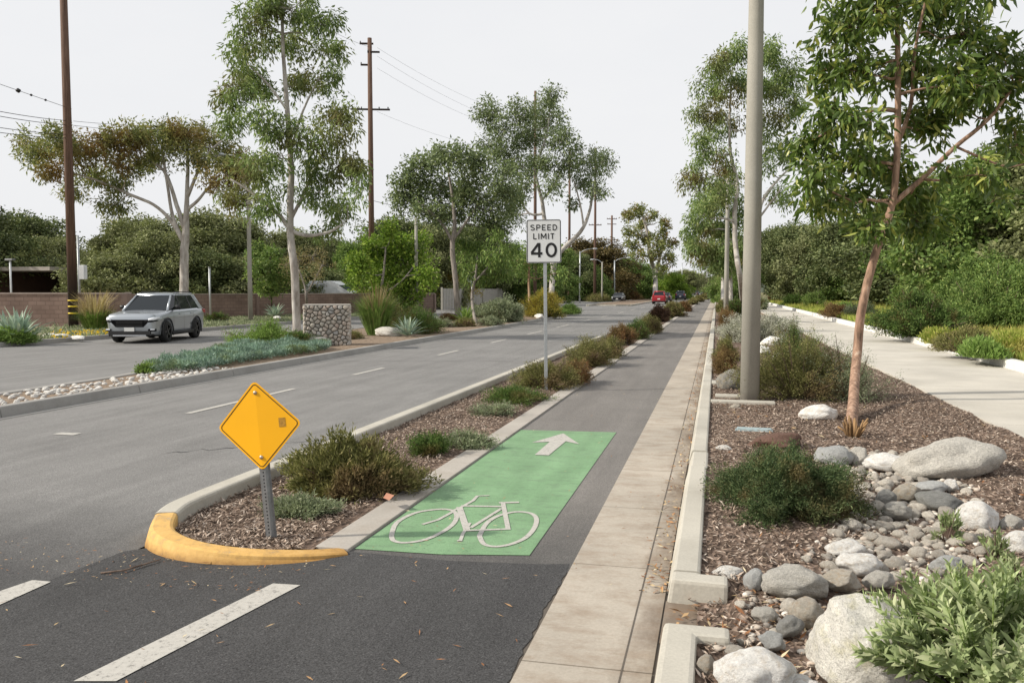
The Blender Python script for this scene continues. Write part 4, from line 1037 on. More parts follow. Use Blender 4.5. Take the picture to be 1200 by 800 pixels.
# ------------------------------------------------------------------ right bed: boulders
A = 'st_'
for (px, py, w, h, m, sd, lab) in [
    (1108, 562, 112, 62, 'gray', 1, 'large grey granite boulder at the head of the dry creek'),
    (976, 547, 42, 34, 'blue', 2, 'round blue-grey boulder below the red-barked trunk'),
    (1006, 546, 25, 29, 'gray', 3, 'small upright grey stone beside the round blue-grey boulder'),
    (1038, 550, 52, 22, 'white', 4, 'flat whitish stone touching the large granite boulder'),
    (960, 494, 54, 24, 'white', 5, 'pale rounded boulder left of the red-barked trunk'),
    (929, 701, 84, 44, 'gray', 6, 'speckled grey boulder above the drain gap'),
    (852, 681, 42, 20, 'white', 7, 'white pointed rock beside the end of the curb'),
    (884, 692, 26, 30, 'blue', 0, 'small leaning bluish rock left of the speckled boulder'),
    (990, 652, 42, 24, 'white', 1, 'smooth white stone at the creek edge below the juniper'),
    (1006, 672, 50, 30, 'white', 2, 'white and grey stone above the huge pale boulder'),
    (985, 692, 44, 28, 'tan', 3, 'sandy stone tucked behind the huge pale boulder'),
    (1030, 688, 36, 22, 'gray', 4, 'grey stone right of the sandy stone by the huge boulder'),
    (1146, 622, 56, 42, 'white', 5, 'cream angular rock right of the creek'),
    (1184, 622, 30, 24, 'gray', 6, 'grey lumpy rock right of the cream angular rock'),
    (1192, 650, 44, 36, 'white', 7, 'bright white boulder at the right picture edge'),
    (1100, 596, 52, 20, 'dark', 0, 'flat dark rock in the creek below the large boulder'),
    (1092, 577, 34, 17, 'blue', 2, 'flat blue slate stone above the flat dark rock'),
    (1114, 575, 20, 17, 'white', 3, 'small bright white stone right of the blue slate'),
    (1064, 586, 32, 24, 'tan', 4, 'tan rounded stone left of the blue slate in the creek'),
    (1052, 607, 40, 22, 'gray', 5, 'grey flat stone in the middle of the creek'),
    (1038, 590, 26, 22, 'dark', 6, 'dark small stone on the left bank of the creek'),
    (1110, 672, 40, 26, 'blue', 7, 'pale blue stone behind the leafy sage'),
    (944, 733, 42, 36, 'tan', 0, 'beige rounded rock left of the huge pale boulder'),
    (925, 744, 30, 28, 'dark', 1, 'dark pitted rock beside the beige rounded rock'),
    (896, 728, 30, 20, 'gray', 2, 'grey rock in the leaf litter by the drain gap'),
    (905, 762, 34, 24, 'blue', 3, 'angular blue-grey rock above the white boulder'),
    (888, 818, 98, 62, 'white', 4, 'large white boulder by the lower drain curb'),
    (828, 792, 26, 30, 'tan', 5, 'small brown rock in the corner of the lower curb'),
    (936, 822, 56, 26, 'white', 6, 'white stone between two large pale boulders at the bottom'),
    (905, 530, 74, 26, 'red', 7, 'reddish low boulder behind the juniper'),
    (857, 458, 36, 30, 'lich', 0, 'lichened boulder left of the big lamp post'),
    (848, 530, 18, 12, 'white', 1, 'small pale stone beside the curb behind the juniper'),
    (862, 480, 16, 8, 'tan', 4, 'small stone by the mow strip')]:
    rockat(lab, px, py, w, h, M[A+m], sd)
# huge pale boulder
me = rock_mesh(77, 5, .16, .5); me.materials.append(M['st_big'])
gb_ = G(1005, 800, .05); o = mobj('boulder', me, None, None, (gb_.x+.05, gb_.y+.10, .12)); o.scale = (.265, .34, .31); o.rotation_euler = (.1, R(-8), R(20))
tag(o, 'huge pale speckled boulder with a yellowish lichen patch beside the sage', 'boulder')
for i, (px, py, w, h) in enumerate([(890, 417, 34, 16), (905, 405, 26, 14), (915, 425, 26, 14)]):
    rockat(['white rock between the silver and brown bushes', 'smaller white rock behind its white neighbour', 'white rock in the shade of the brown-green bush'][i], px, py, w, h, M['st_white'], i+3)
# cobbles of the dry creek
cobm = []
for i, c in enumerate(CS):
    q = c.copy(); q.materials.append(M['st_cob']); cobm.append(q)
rs = random.Random(11); placed = []
bould = [o for o in col.objects if o.name.startswith('boulder')]
bo = [(o.location.x, o.location.y, max(o.scale.x, o.scale.y)*.8) for o in bould]
def cob(x, y, s, label, group, z=None, nm='river_cobble'):
    o = bpy.data.objects.new(nm, cobm[rs.randrange(len(cobm))]); col.objects.link(o)
    o.scale = (s*rs.uniform(.85, 1.25), s*rs.uniform(.7, 1.), s*rs.uniform(.5, .75)); o.rotation_euler = (rs.uniform(-.2, .2), rs.uniform(-.2, .2), rs.uniform(0, 6.28))
    o.location = (x, y, (zb(x, y) if z is None else z)+s*.25); tag(o, label, 'cobble', group)
tries = 0
while len(placed) < 230 and tries < 60000:
    tries += 1
    y = rs.uniform(3.7, 9.7); x = rs.uniform(.0, 3.0)
    d = creek_d(x, y)
    if d > .95 or (d > .6 and rs.random() < .55): continue
    if y < 5.6 and rs.random() < .6: continue
    s = rs.choice([.03, .036, .042, .05, .06, .075])*(1.1 if y > 6 else .95)
    if any((x-a)**2+(y-b)**2 < (r+s)**2*.72 for a, b, r in placed) or any((x-a)**2+(y-b)**2 < (r+s*.5)**2 for a, b, r in bo): continue
    placed.append((x, y, s)); cob(x, y, s, 'rounded river cobble lying in the dry creek bed', 'river cobbles in the dry creek bed')
def gravel():
    rs = random.Random(77); mb_v, mb_f, b = [], [], 0
    bm = bmesh.new(); bmesh.ops.create_icosphere(bm, subdivisions=2, radius=1.); base_v = [v.co.copy() for v in bm.verts]; base_f = [[v.index for v in f.verts] for f in bm.faces]; bm.free()
    k = 0
    while k < 1000:
        y = rs.uniform(3.6, 9.6); x = rs.uniform(0, 3.); d = creek_d(x, y)
        if d > 1.05 or (d > .75 and rs.random() < .6): continue
        if any((x-a)**2+(y-b_)**2 < (r_*.8)**2 for a, b_, r_ in bo): continue
        k += 1; sz = rs.uniform(.010, .026); sx, sy, sz_ = sz*rs.uniform(.8, 1.3), sz, sz*rs.uniform(.5, .8); a = rs.uniform(0, 3.14); ca, sa = math.cos(a), math.sin(a); z = zb(x, y)+sz_*.4
        for v in base_v:
            q = 1+.22*noise.noise(v*1.5+Vector((k, 0, 0))); mb_v.append((x+(v.x*sx*ca-v.y*sy*sa)*q, y+(v.x*sx*sa+v.y*sy*ca)*q, z+v.z*sz_*q))
        mb_f += [[i+b for i in f] for f in base_f]; b += len(base_v)
    m, nt, out = newmat('gravel'); g_ = nt.nodes.new('ShaderNodeNewGeometry')
    c = ramp(nt, g_.outputs['Random Per Island'], [(0, (.22, .2, .18)), (.4, (.38, .34, .29)), (.7, (.5, .43, .36)), (1, (.68, .64, .57))]); principled(nt, out, c, .85, spec=.2)
    tag(mobj('creek_gravel', fast_mesh('gravel', mb_v, [np.array(mb_f)], True), m), 'small pebbles filling the gaps of the dry creek bed', 'gravel', None, 'stuff')
gravel()
# pale cobbles at the narrow end of the median
rs = random.Random(12); pl2 = []
cobw = []
for c in CS[:5]:
    q = c.copy(); q.materials.append(M['st_white']); cobw.append(q)
cobm = cobw
tries = 0
while len(pl2) < 290 and tries < 30000:
    tries += 1; y = rs.uniform(8.8, 16.4); x = rs.uniform(-11.2, -10.0)
    if x < medback(y)+.2: continue
    if y > 14.6 and x > -10.3-(17.2-y)*.02 and rs.random() < .0: continue
    s = rs.choice([.03, .038, .05, .062])
    if any((x-a)**2+(y-b)**2 < (r+s)**2*.6 for a, b, r in pl2): continue
    pl2.append((x, y, s)); cob(x, y, s, 'pale flat cobble on the narrow end of the median', 'pale cobbles on the median', .125, 'median_stone')
# mow strips, lid, slabs round the big post
mb = MB().box(-.065, .86, 13.0, 13.22, 0, .155); tag(mobj('mow_strip', mb.mesh('ms', off=(0, 13, 0), bevel=.01), M['curb'], None, (0, 13, 0)), 'thin concrete strip at the foot of the big lamp post', 'concrete strip')
mb = MB().box(.0, .5, 13.72, 14.0, 0, .15); tag(mobj('concrete_pad', mb.mesh('ms', off=(0, 13.7, 0), bevel=.01), M['curb'], None, (0, 13.7, 0)), 'small concrete pad left of the big lamp post', 'concrete pad')
mb = MB().box(-.065, .1, 15.6, 16.1, 0, .15); tag(mobj('concrete_pad', mb.mesh('ms', off=(0, 15.6, 0), bevel=.01), M['curb'], None, (0, 15.6, 0)), 'short concrete wing joined to the curb near the lichened boulder', 'concrete pad')
a = G(862, 503, .12); b = G(905, 503, .12)
e = empty('valve_box', ((a.x+b.x)/2, a.y, .1), 'flat blue-grey utility lid in the mulch behind the juniper', 'utility lid', rz=R(-3))
mobj('lid', MB().box(-.2, .2, -.07, .07, .02, .045).mesh('lid', bevel=.008), M['bluelid'], e)
mobj('frame', MB().box(-.22, .22, -.09, .09, -.05, .03).mesh('fr', bevel=.008), M['bluelid'], e)
# ------------------------------------------------------------------ shrubs on the island
def sh(label, px, py, wpx, hpx, mat, seed, z=.04, group=None, depthr=None, L=None, W=None, stems=220, per=36, name='shrub', lodk=1.9, **kw):
    """shrub standing at the photo's base point; size from its span there"""
    D = DG(px, py, z); g = G(px, py, z); d = Vector((g.x, g.y, 0)).normalized(); stems = int(stems*1.5)
    rx = wpx*D/F/2*1.2; ry = depthr or rx*.9; h = hpx*D/F*.92
    c = g+d*ry*.85
    l = max(L or .03, lodk*D/F); w = max(W or .3*(L or .03), l*.28)
    return shrub(label, (c.x, c.y, z-.02), rx*.93, ry, h, M[mat], group, 0, name, stems=stems, per=per, L=l, W=w, seed=seed, twr=max(.002, .0006*D), **kw)
sh('large brown-green grassy bush beside the yellow sign', 412, 584, 172, 64, 'sh_brown', 1, L=.045, W=.0075, stems=1000, per=44, up=.55, spread=.02, tmin=.2, depthr=.46, lump=.2, dome=.0)
sh('low silvery green shrub at the foot of the yellow sign', 352, 607, 96, 20, 'sh_greygreen', 2, L=.028, W=.006, stems=260, per=40, up=.4, spread=.02, tmin=.25, depthr=.22)
sh('small bright green tuft beside the large brown-green bush', 503, 535, 52, 24, 'sh_green', 3, L=.035, W=.006, stems=160, per=34, up=.7, depthr=.25, tmin=.25)
sh('small silvery shrub on the mulch by the green panel', 545, 526, 64, 17, 'sh_greygreen', 4, L=.03, W=.007, stems=160, per=36, depthr=.28, tmin=.25)
sh('flat green mat of groundcover below the speed limit sign', 603, 476, 84, 17, 'sh_green', 5, L=.035, W=.007, stems=240, per=40, up=.7, depthr=.9, tmin=.25, lump=.15)
sh('thin silvery shrub in front of the flat green mat', 580, 488, 62, 15, 'sh_greygreen', 6, L=.03, W=.008, stems=120, per=30, depthr=.35, tmin=.3)
sh('brown-green bush just left of the speed limit post', 640, 457, 74, 31, 'sh_brown', 7, L=.035, W=.008, stems=420, per=40, depthr=.65, spread=.03)
sh('rusty green bush right of the speed limit post', 675, 452, 44, 26, 'sh_rust', 8, L=.035, W=.008, stems=260, per=40, depthr=.7, spread=.03)
sh('tall brown mounded bush behind the speed limit post', 690, 430, 60, 38, 'sh_brown', 9, L=.035, W=.009, stems=420, per=44, depthr=.9, spread=.04)
sh('small brown bush at the right of the tall mounded bush', 716, 420, 34, 24, 'sh_brown', 10, L=.035, W=.009, stems=220, per=36, depthr=.8, spread=.04)
sh('reddish bush in the row beyond the speed limit post', 728, 405, 36, 24, 'sh_rust', 11, stems=260, per=36, depthr=1., spread=.05)
sh('green bush in the row beyond the reddish bush', 745, 398, 34, 23, 'sh_green', 12, stems=240, per=36, depthr=1.2, spread=.05)
sh('olive bush halfway along the island row', 761, 391, 30, 21, 'sh_brown', 13, stems=240, per=36, depthr=1.4, spread=.05)
sh('dark maroon bush in the island row', 774, 377, 26, 19, 'sh_maroon', 14, stems=240, per=40, depthr=1.5, spread=.05)
sh('brown bush at the far end of the island row', 788, 371, 26, 17, 'sh_brown', 15, stems=240, per=36, depthr=1.8, spread=.06)
sh('rusty bush nearest the bend in the island row', 800, 365, 20, 11, 'sh_rust', 16, stems=200, per=36, depthr=2.2, spread=.08)
for i, (px, py, w, h) in enumerate([(812, 357, 12, 6), (819, 354, 12, 6), (826, 351, 12, 6)]):
    sh(['first low bush on the island beyond the gap', 'second low bush on the island beyond the gap', 'third low bush on the island beyond the gap'][i], px, py, w, h, 'sh_brown', 17+i, stems=120, per=30, depthr=5., spread=.1)
# right bed shrubs
g0 = G(905, 634, .1)
shrub('dense dark green spreading juniper beside the curb', (.54, 6.93, .05), .60, .80, .45, M['sh_juniper'], stems=2600, per=60, L=.024, W=.0068, seed=21, up=.15, spread=.02, tmin=.5, lump=.16, dome=-.02, cat='juniper', name='juniper')
sh('wide brown-green bush behind the big lamp post', 938, 474, 132, 76, 'sh_brown', 22, L=.032, W=.008, stems=620, per=46, depthr=.85, spread=.03, z=.1, lump=.3)
sh('olive bush behind the wide brown-green bush', 932, 446, 96, 64, 'sh_green', 23, L=.032, W=.009, stems=380, per=44, depthr=.8, spread=.03, z=.1)
sh('twiggy dark bush leaning over the footpath behind the red trunk', 992, 474, 108, 62, 'sh_greygreen', 24, L=.03, W=.005, stems=420, per=24, depthr=.6, spread=.03, tmin=.5, z=.1, up=.2, lump=.35)
sh('small rusty bush beside the curb left of the big post', 849, 440, 30, 30, 'sh_rust', 25, stems=300, per=40, depthr=.6, z=.1, spread=.03)
sh('small olive bush beside the curb behind the small rusty bush', 851, 424, 30, 26, 'sh_brown', 26, stems=260, per=40, depthr=.7, z=.1, spread=.03)
sh('large silver-leaved bush left of the big lamp post', 864, 402, 46, 34, 'sh_silver', 27, L=.05, W=.02, stems=420, per=46, depthr=1.2, z=.1, spread=.05, cat='silver bush')
sh('silver-leaved bush right of the big lamp post', 906, 402, 46, 32, 'sh_silver', 28, L=.05, W=.02, stems=380, per=46, depthr=1.1, z=.1, spread=.05, cat='silver bush')
for i, (px, py, w, h, m) in enumerate([(852, 384, 20, 22, 'sh_rust'), (862, 372, 26, 24, 'sh_green'), (878, 366, 26, 22, 'sh_brown'), (890, 364, 18, 16, 'sh_greygreen'), (860, 360, 20, 24, 'sh_green'), (846, 366, 10, 12, 'sh_brown')]):
    sh(['rusty bush between the second lamp post and the silver bush', 'tall green bush at the foot of the second lamp post', 'brown bush behind the right silver bush', 'grey bush far behind the right silver bush', 'distant green bush under the gum trees', 'tiny brown bush along the curb near the far lamp posts'][i], px, py, w, h, m, 30+i, stems=220, per=36, depthr=1.6, z=.1, spread=.08)
# red-trunk stump shoots
st = G(1000, 512, .1); e = empty('cut_shoots', st, 'cluster of cut brown shoots at the foot of the red-barked tree', 'stump')
mb = MB(); r_ = random.Random(4)
for i in range(26):
    a = r_.uniform(0, 6.28); l = r_.uniform(.10, .26); mb.tube([(.05*math.cos(a), .05*math.sin(a), -.02), (.10*math.cos(a), .10*math.sin(a), l*.6), (.15*math.cos(a)*r_.uniform(.6, 1.2), .15*math.sin(a), l)], [.016, .013, .01], 6)
mobj('shoot', mb.mesh('s', True), bark('cut_shoot', (.10, .06, .03), (.32, .2, .1)), e)
# foreground sage
sg = empty('sage_shrub', (1.16, 3.90, .08), 'leafy pale green sage bush at the bottom right corner', 'sage shrub')
Vs, Qs, Ts = [], [], []; nb_ = 0; stm = MB(); rng = np.random.default_rng(31); rr = random.Random(31)
for i in range(230):
    a = rr.uniform(0, 6.283); q = rr.random()**.6; e_ = R(rr.uniform(35, 88)) if q < .8 else R(rr.uniform(15, 55))
    rx, ry, hh = .60, .48, .54
    end = Vector((math.cos(a)*rx*q, math.sin(a)*ry*q, hh*(1-.55*q*q)*rr.uniform(.72, 1.12))); st_ = Vector((end.x*.25, end.y*.25, 0)); mid = (st_+end)/2+Vector((end.x*.12, end.y*.12, .06))
    pts = [((1-t)**2*st_+2*t*(1-t)*mid+t*t*end) for t in [k/6 for k in range(7)]]
    if i % 2 == 0: stm.tube(pts, [.005, .0045, .004, .0035, .003, .0025, .002], 5, False)
    nodes = 9
    for k in range(nodes):
        t = .42+.58*k/(nodes-1); p = (1-t)**2*st_+2*t*(1-t)*mid+t*t*end; tn = (2*(1-t)*(mid-st_)+2*t*(end-mid)).normalized()
        u = tn.orthogonal().normalized(); u.rotate(Matrix.Rotation(k*1.57+a, 3, tn)); big = (1.-.5*max(0, (t-.75)/.25))
        for s in (-1, 1):
            d = (u*s*(.95-.5*t)+tn*(.55+.6*t)+Vector((rr.uniform(-.25, .25), rr.uniform(-.25, .25), rr.uniform(-.15, .2)))).normalized()
            nn = (tn-d*tn.dot(d)); nn = nn.normalized() if nn.length > .01 else Vector((0, 0, 1))
            l = rr.uniform(.058, .098)*big
            V, q_, t_ = leaves_full(np.array([p[:]]), np.array([d[:]]), np.array([(nn)[:]]), l, l*.34, .10, rr.uniform(.1, .4))
            Vs.append(V); Qs.append(q_+nb_); Ts.append(t_+nb_); nb_ += len(V)
mobj('foliage', fast_mesh('foliage', np.concatenate(Vs), [np.concatenate(Qs), np.concatenate(Ts)], True), M['sh_sage'], sg)
mobj('stem', stm.mesh('stem', True), M['tuft'], sg)
for i, (px, py) in enumerate([(1108, 628), (1165, 655), (1190, 690)]):
    g = G(px, py, .1); shrub(['small green sprout between creek stones', 'dry twiggy sprout right of the sage top', 'green sprout at the right edge above the sage'][i], (g.x, g.y, .07), .12, .12, .2, M['sh_sage'], stems=26, per=14, L=.045, W=.014, seed=60+i, spread=.008, up=.4, name='sprout', cat='sprout')
# ------------------------------------------------------------------ scattered mulch chips & leaf litter (stuff)
def scatter(name, n, xr, yr, zf, L, W, mat, label, ok=None, tilt=.35, bias=1.6, seed=1, cat='mulch'):
    rs = np.random.default_rng(seed); x = xr[0]+(xr[1]-xr[0])*rs.random(n); y = yr[0]+(yr[1]-yr[0])*rs.random(n)**bias
    if ok is not None:
        k = np.array([ok(a, b) for a, b in zip(x, y)]); x = x[k]; y = y[k]
    z = np.array([zf(a, b) for a, b in zip(x, y)])+.004+.014*rs.random(len(x))
    n = len(x); a = rs.random(n)*6.283; d = unit(np.stack([np.cos(a), np.sin(a), rs.normal(size=n)*tilt], 1)); nn = unit(np.stack([rs.normal(size=n)*tilt, rs.normal(size=n)*tilt, np.ones(n)], 1))
    V, q = leaves_arr(np.stack([x, y, z], 1), d, nn, L*(.4+rs.random(n)*1.1), W*(.5+rs.random(n)), .1)
    o = mobj(name, fast_mesh(name, V, [q]), mat); tag(o, label, cat, None, 'stuff'); return o
scatter('wood_mulch', 30000, (-4.0, -2.78), (5.1, 18), zi, .042, .010, M['chips'], 'shredded brown wood mulch covering the island', lambda x, y: in_isl(x, y), bias=1.7, seed=1)
scatter('wood_mulch', 85000, (-.05, 3.28), (2.6, 20), zb, .042, .010, M['chips'], 'shredded brown wood mulch covering the planting bed', lambda x, y: creek_d(x, y) > .55 or (x+y*7.3) % 1 < .25, bias=1.35, seed=2)
scatter('leaf_litter', 650, (-.42, -.24), (5.0, 30), lambda x, y: .012, .05, .014, M['litter'], 'brown dead leaves gathered in the gutter along the curb', bias=1.6, seed=3, cat='leaf litter')
scatter('leaf_litter', 500, (-.2, .9), (3.4, 5.2), lambda x, y: max(zb(x, y), .02), .06, .016, M['litter'], 'reddish dead leaves among the stones by the drain gap', lambda x, y: x > .12 or 4.27 < y < 4.9, bias=1., seed=4, cat='leaf litter')
scatter('leaf_litter', 500, (.1, 3.2), (4.5, 14), zb, .06, .015, M['litter'], 'tan dead leaves on the planting bed', bias=1.2, seed=8, cat='leaf litter')
scatter('leaf_litter', 70, (-4, -.9), (2.9, 5.2), lambda x, y: .008, .065, .009, M['litter'], 'thin curled gum leaves on the dark asphalt', bias=1, tilt=.1, seed=5, cat='leaf litter')
scatter('leaf_litter', 260, (-2.4, -.4), (5, 24), lambda x, y: .014, .035, .009, M['litter'], 'scattered leaf bits on the bicycle path', bias=1.2, tilt=.1, seed=6, cat='leaf litter')
scatter('leaf_litter', 220, (-5.5, -2.5), (4.4, 5.05), lambda x, y: .009, .028, .007, M['litter'], 'crumbs of leaf litter around the yellow curb nose', bias=1, tilt=.1, seed=7, cat='leaf litter')
tag(mobj('twig', MB().tube([G(118, 671, .012), G(145, 668, .02), G(168, 661, .02), G(188, 655, .02)], [.006, .007, .006, .004], 6).mesh('twig', True), M['twig']), 'dark fallen twig on the road by the yellow curb nose', 'twig')
tag(mobj('paper_scrap', MB().add([G(449, 583, .10), G(456, 586, .10), G(462, 580, .135), G(453, 577, .13)], [(0, 1, 2, 3)]).mesh('scrap'), simple('scrap_orange', (.36, .17, .11), .7)), 'orange-pink paper scrap on the mulch under the grassy bush', 'paper scrap')
# grass verge blades
def verge_grass():
    rs = np.random.default_rng(9); n = 170000
    y = 14+100*rs.random(n)**1.9; x = 6.2+(2+y*.42)*rs.random(n)**1.3
    k = np.array([noise.noise(Vector((a*.5, b*.35, 5))) for a, b in zip(x, y)]) > -.32; x = x[k]; y = y[k]; n = len(x)
    z = np.array([zv(a, b) for a, b in zip(x, y)]); lod = 1+y/40
    hgt = np.array([.30+.26*noise.noise(Vector((a*.6, b*.4, 8))) for a, b in zip(x, y)])*(.6+.7*rs.random(n))*1.0
    a = rs.random(n)*6.283; d = unit(np.stack([np.cos(a)*.4, np.sin(a)*.4, np.ones(n)], 1)); nn = unit(np.stack([-np.sin(a), np.cos(a), np.zeros(n)], 1)*1.+rs.normal(size=(n, 3))*.3)
    V, q = leaves_arr(np.stack([x, y, z-.02], 1), d, nn, np.maximum(hgt, .08), .012*lod)
    tag(mobj('verge_grass', fast_mesh('verge_grass', V, [q]), M['grass']), 'tall yellow-green grass beyond the footpath', 'grass', None, 'stuff')
verge_grass()
def patch_grass(label, n, xf, yr, h, w, mat, z=.12, seed=1):
    rs = np.random.default_rng(seed); y = yr[0]+(yr[1]-yr[0])*rs.random(n); x = np.array([xf(b, rs.random()) for b in y])
    a = rs.random(n)*6.283; d = unit(np.stack([np.cos(a)*.5, np.sin(a)*.5, np.ones(n)], 1)); nn = unit(np.stack([-np.sin(a), np.cos(a), np.zeros(n)], 1)+rs.normal(size=(n, 3))*.3)
    hh = h*(.4+rs.random(n))*np.clip(1+1.6*np.array([noise.noise(Vector((p*.8, q*.8, seed))) for p, q in zip(x, y)]), .15, 2)
    V, q = leaves_arr(np.stack([x, y, np.full(n, z)], 1), d, nn, hh, w)
    tag(mobj('ground_cover', fast_mesh('gc', V, [q]), mat), label, 'ground cover', None, 'stuff')
patch_grass('low weeds and yellow flowers on the verge across the road', 16000, lambda y, r: -22.3-r**1.5*7, (24, 61), .12, .05, M['sh_greygreen'], seed=3)
patch_grass('sparse low plants behind the far curb', 8000, lambda y, r: -22.6-r*9, (80, 150), .3, .12, M['sh_brown'], seed=4)
# ------------------------------------------------------------------ median planting
def cover(label, poly_px, n, hmax, L, W, mat, z=.12, seed=1, name='ground_cover'):
    rs = np.random.default_rng(seed); pts = [G(a, b, z) for a, b in poly_px]; xs = [p.x for p in pts]; ys_ = [p.y for p in pts]
    def inside(x, y):
        c = False; j = len(pts)-1
        for i in range(len(pts)):
            if (pts[i].y > y) != (pts[j].y > y) and x < (pts[j].x-pts[i].x)*(y-pts[i].y)/(pts[j].y-pts[i].y)+pts[i].x: c = not c
            j = i
        return c
    C = []
    while len(C) < n:
        x = rs.uniform(min(xs), max(xs)); y = rs.uniform(min(ys_), max(ys_))
        if not inside(x, y): continue
        m = .62+.5*noise.noise(Vector((x*1.6, y*1.1, seed)))+.3*noise.noise(Vector((x*4, y*3, seed)))
        C.append((x, y, z+hmax*max(.1, m)*rs.random()**.35))
    C = np.array(C); d = unit(rs.normal(size=(n, 3))*.7+np.array([0, 0, .9])); nn = unit(rs.normal(size=(n, 3)))
    V, q = leaves_arr(C, d, nn, L*(.6+.8*rs.random(n)), W*(.7+.6*rs.random(n)))
    tag(mobj(name, fast_mesh(name, V, [q]), M[mat]), label, 'ground cover', None, 'stuff')
cover('blue-green succulent groundcover spilling along the median curb', [(168, 437), (200, 428), (258, 414), (300, 407), (362, 404), (388, 410), (372, 414), (300, 424), (240, 434), (190, 439)], 42000, .30, .085, .022, 'sh_blue', seed=2)
sh('bright green rosemary bush behind the blue-green groundcover', 312, 407, 84, 28, 'tuft', 41, z=.13, stems=420, per=40, L=.06, W=.014, up=.7, depthr=1.2, spread=.05, tmin=.3)
sh('dark green bush left of the stone pillar base', 352, 407, 46, 16, 'sh_green', 42, z=.13, stems=220, per=36, L=.06, depthr=.8, spread=.05, tmin=.3)
sh('small yellow-green clump at the left end of the groundcover', 172, 438, 22, 10, 'tuft', 43, z=.13, stems=80, per=24, L=.06, depthr=.3, tmin=.3)
rockat('dark boulder leaning at the foot of the stone pillar', 372, 406, 34, 17, M['st_dark'], 2, z=.13)
rockat('rounded light grey boulder on the median right of the pillar', 457, 394, 36, 14, M['st_gray'], 5, z=.13)
g = G(434, 393, .13); e = empty('tall_grass', (g.x, g.y+.6, .12), 'tall green grass clump right of the stone pillar', 'grass clump')
mobj('blades', blades_mesh(900, .35, 1.55, .035, 1.0, 5, droop=.25), M['tuft'], e); mobj('seed_head', blades_mesh(160, .3, 1.9, .05, .8, 6, droop=.1), M['strawgrass'], e)
sh('wide green and yellow bush behind the light grey boulder', 488, 391, 66, 31, 'sh_green', 44, z=.13, stems=420, per=40, depthr=1.4, spread=.06)
sh('dark purple-brown brush behind the tall grass clump', 462, 388, 40, 34, 'sh_brown', 45, z=.13, stems=240, per=36, depthr=1., spread=.08)
def agave(label, px, py, L, n=34, z=.13, seed=1, w=.1, mat='agave'):
    g = G(px, py, z); e = empty('agave', (g.x, g.y, z), label, 'agave', rz=seed)
    mobj('rosette', rosette_mesh(n, L, w, seed), M[mat], e); mobj('bud', rosette_mesh(7, L*.55, w*.5, seed+9, 1.2), M['sh_silver'], e)
for i, (px, py, w, h, m, lab) in enumerate([(515, 384, 30, 10, 'sh_greygreen', 'low grey-green plant on the bare mulch right of the wide bush'), (500, 392, 22, 8, 'sh_green', 'small green tuft near the median curb right of the light grey boulder'), (412, 398, 20, 8, 'sh_brown', 'small brown tuft at the right foot of the stone pillar'), (545, 383, 26, 9, 'sh_brown', 'low brown plant near the curb below the dark green agave'), (575, 382, 26, 9, 'sh_greygreen', 'low grey plant near the curb before the grey-leaved bush')]):
    sh(lab, px, py, w, h, m, 90+i, z=.13, stems=110, per=30, depthr=.8, spread=.06)
agave('silvery spiky agave beside the light grey boulder', 478, 394, .85, 40, seed=2)
agave('dark green spiky agave at the foot of the round-crowned tree', 545, 377, 1.0, 40, seed=3, mat='tuft')
sh('grey-leaved bush at the right of the round-crowned tree', 588, 378, 50, 28, 'sh_greygreen', 46, z=.13, stems=420, per=40, depthr=1.6, spread=.08, L=.1, W=.04)
sh('yellow flowering bush behind the speed limit sign', 636, 372, 52, 31, 'sh_yellow', 47, z=.13, stems=420, per=40, depthr=1.8, spread=.09)
sh('low green bush at the tip of the first median', 668, 368, 30, 9, 'tuft', 48, z=.13, stems=240, per=30, depthr=1.8, spread=.08)
sh('orange-brown low bush left of the dark green tree', 527, 376, 22, 8, 'sh_rust', 49, z=.13, stems=100, per=30, depthr=.8, spread=.08)
sh('tan tufted plant in front of the second wall corner', 560, 372, 26, 14, 'sh_greygreen', 50, z=.13, stems=160, per=30, depthr=1.5, spread=.1)
rockat('small cream boulder on the median beneath the yellow bush', 632, 373, 12, 7, M['st_white'], 3, z=.13)
for i, (px, py, w, h, m) in enumerate([(735, 351, 34, 8, 'sh_rust'), (752, 350, 26, 10, 'sh_green'), (722, 350, 20, 7, 'sh_green'), (700, 353, 24, 5, 'sh_brown')]):
    sh(['rusty bush on the second median behind the red car', 'green bush on the second median right of the rusty bush', 'green bush at the near tip of the second median', 'brown clump on the verge by the street lamps'][i], px, py, w, h, m, 51+i, z=.13, stems=240, per=36, depthr=4, spread=.3, lodk=1.6)
# far verge plants
e = G(16, 400, .12); agave('big blue-green agave at the left edge by the far curb', 22, 400, 1.25, 46, .12, 5, .13)
agave('second blue-green agave behind the big one', 8, 396, 1.1, 40, .12, 7, .12)
sh('bright green bush in front of the big agave', 10, 402, 40, 16, 'tuft', 61, z=.12, stems=260, per=30, depthr=.8, L=.12, W=.02, spread=.05)
g = G(112, 386, .12); e = empty('tall_grass', (g.x, g.y, .12), 'straw-coloured fountain grass between banded pole and car', 'grass clump')
mobj('blades', blades_mesh(1100, .4, .95, .03, .95, 15, droop=.6), M['tuft'], e); mobj('seed_head', blades_mesh(260, .35, 1.7, .045, 1.1, 16, droop=.2), M['strawgrass'], e)
sh('dark strappy plant against the long wall right of the car', 254, 377, 30, 10, 'sh_green', 62, z=.12, stems=140, per=30, depthr=.8)
agave('pale blue agave against the long wall left of the pillar', 322, 372, 1.1, 36, .12, 9, .12)
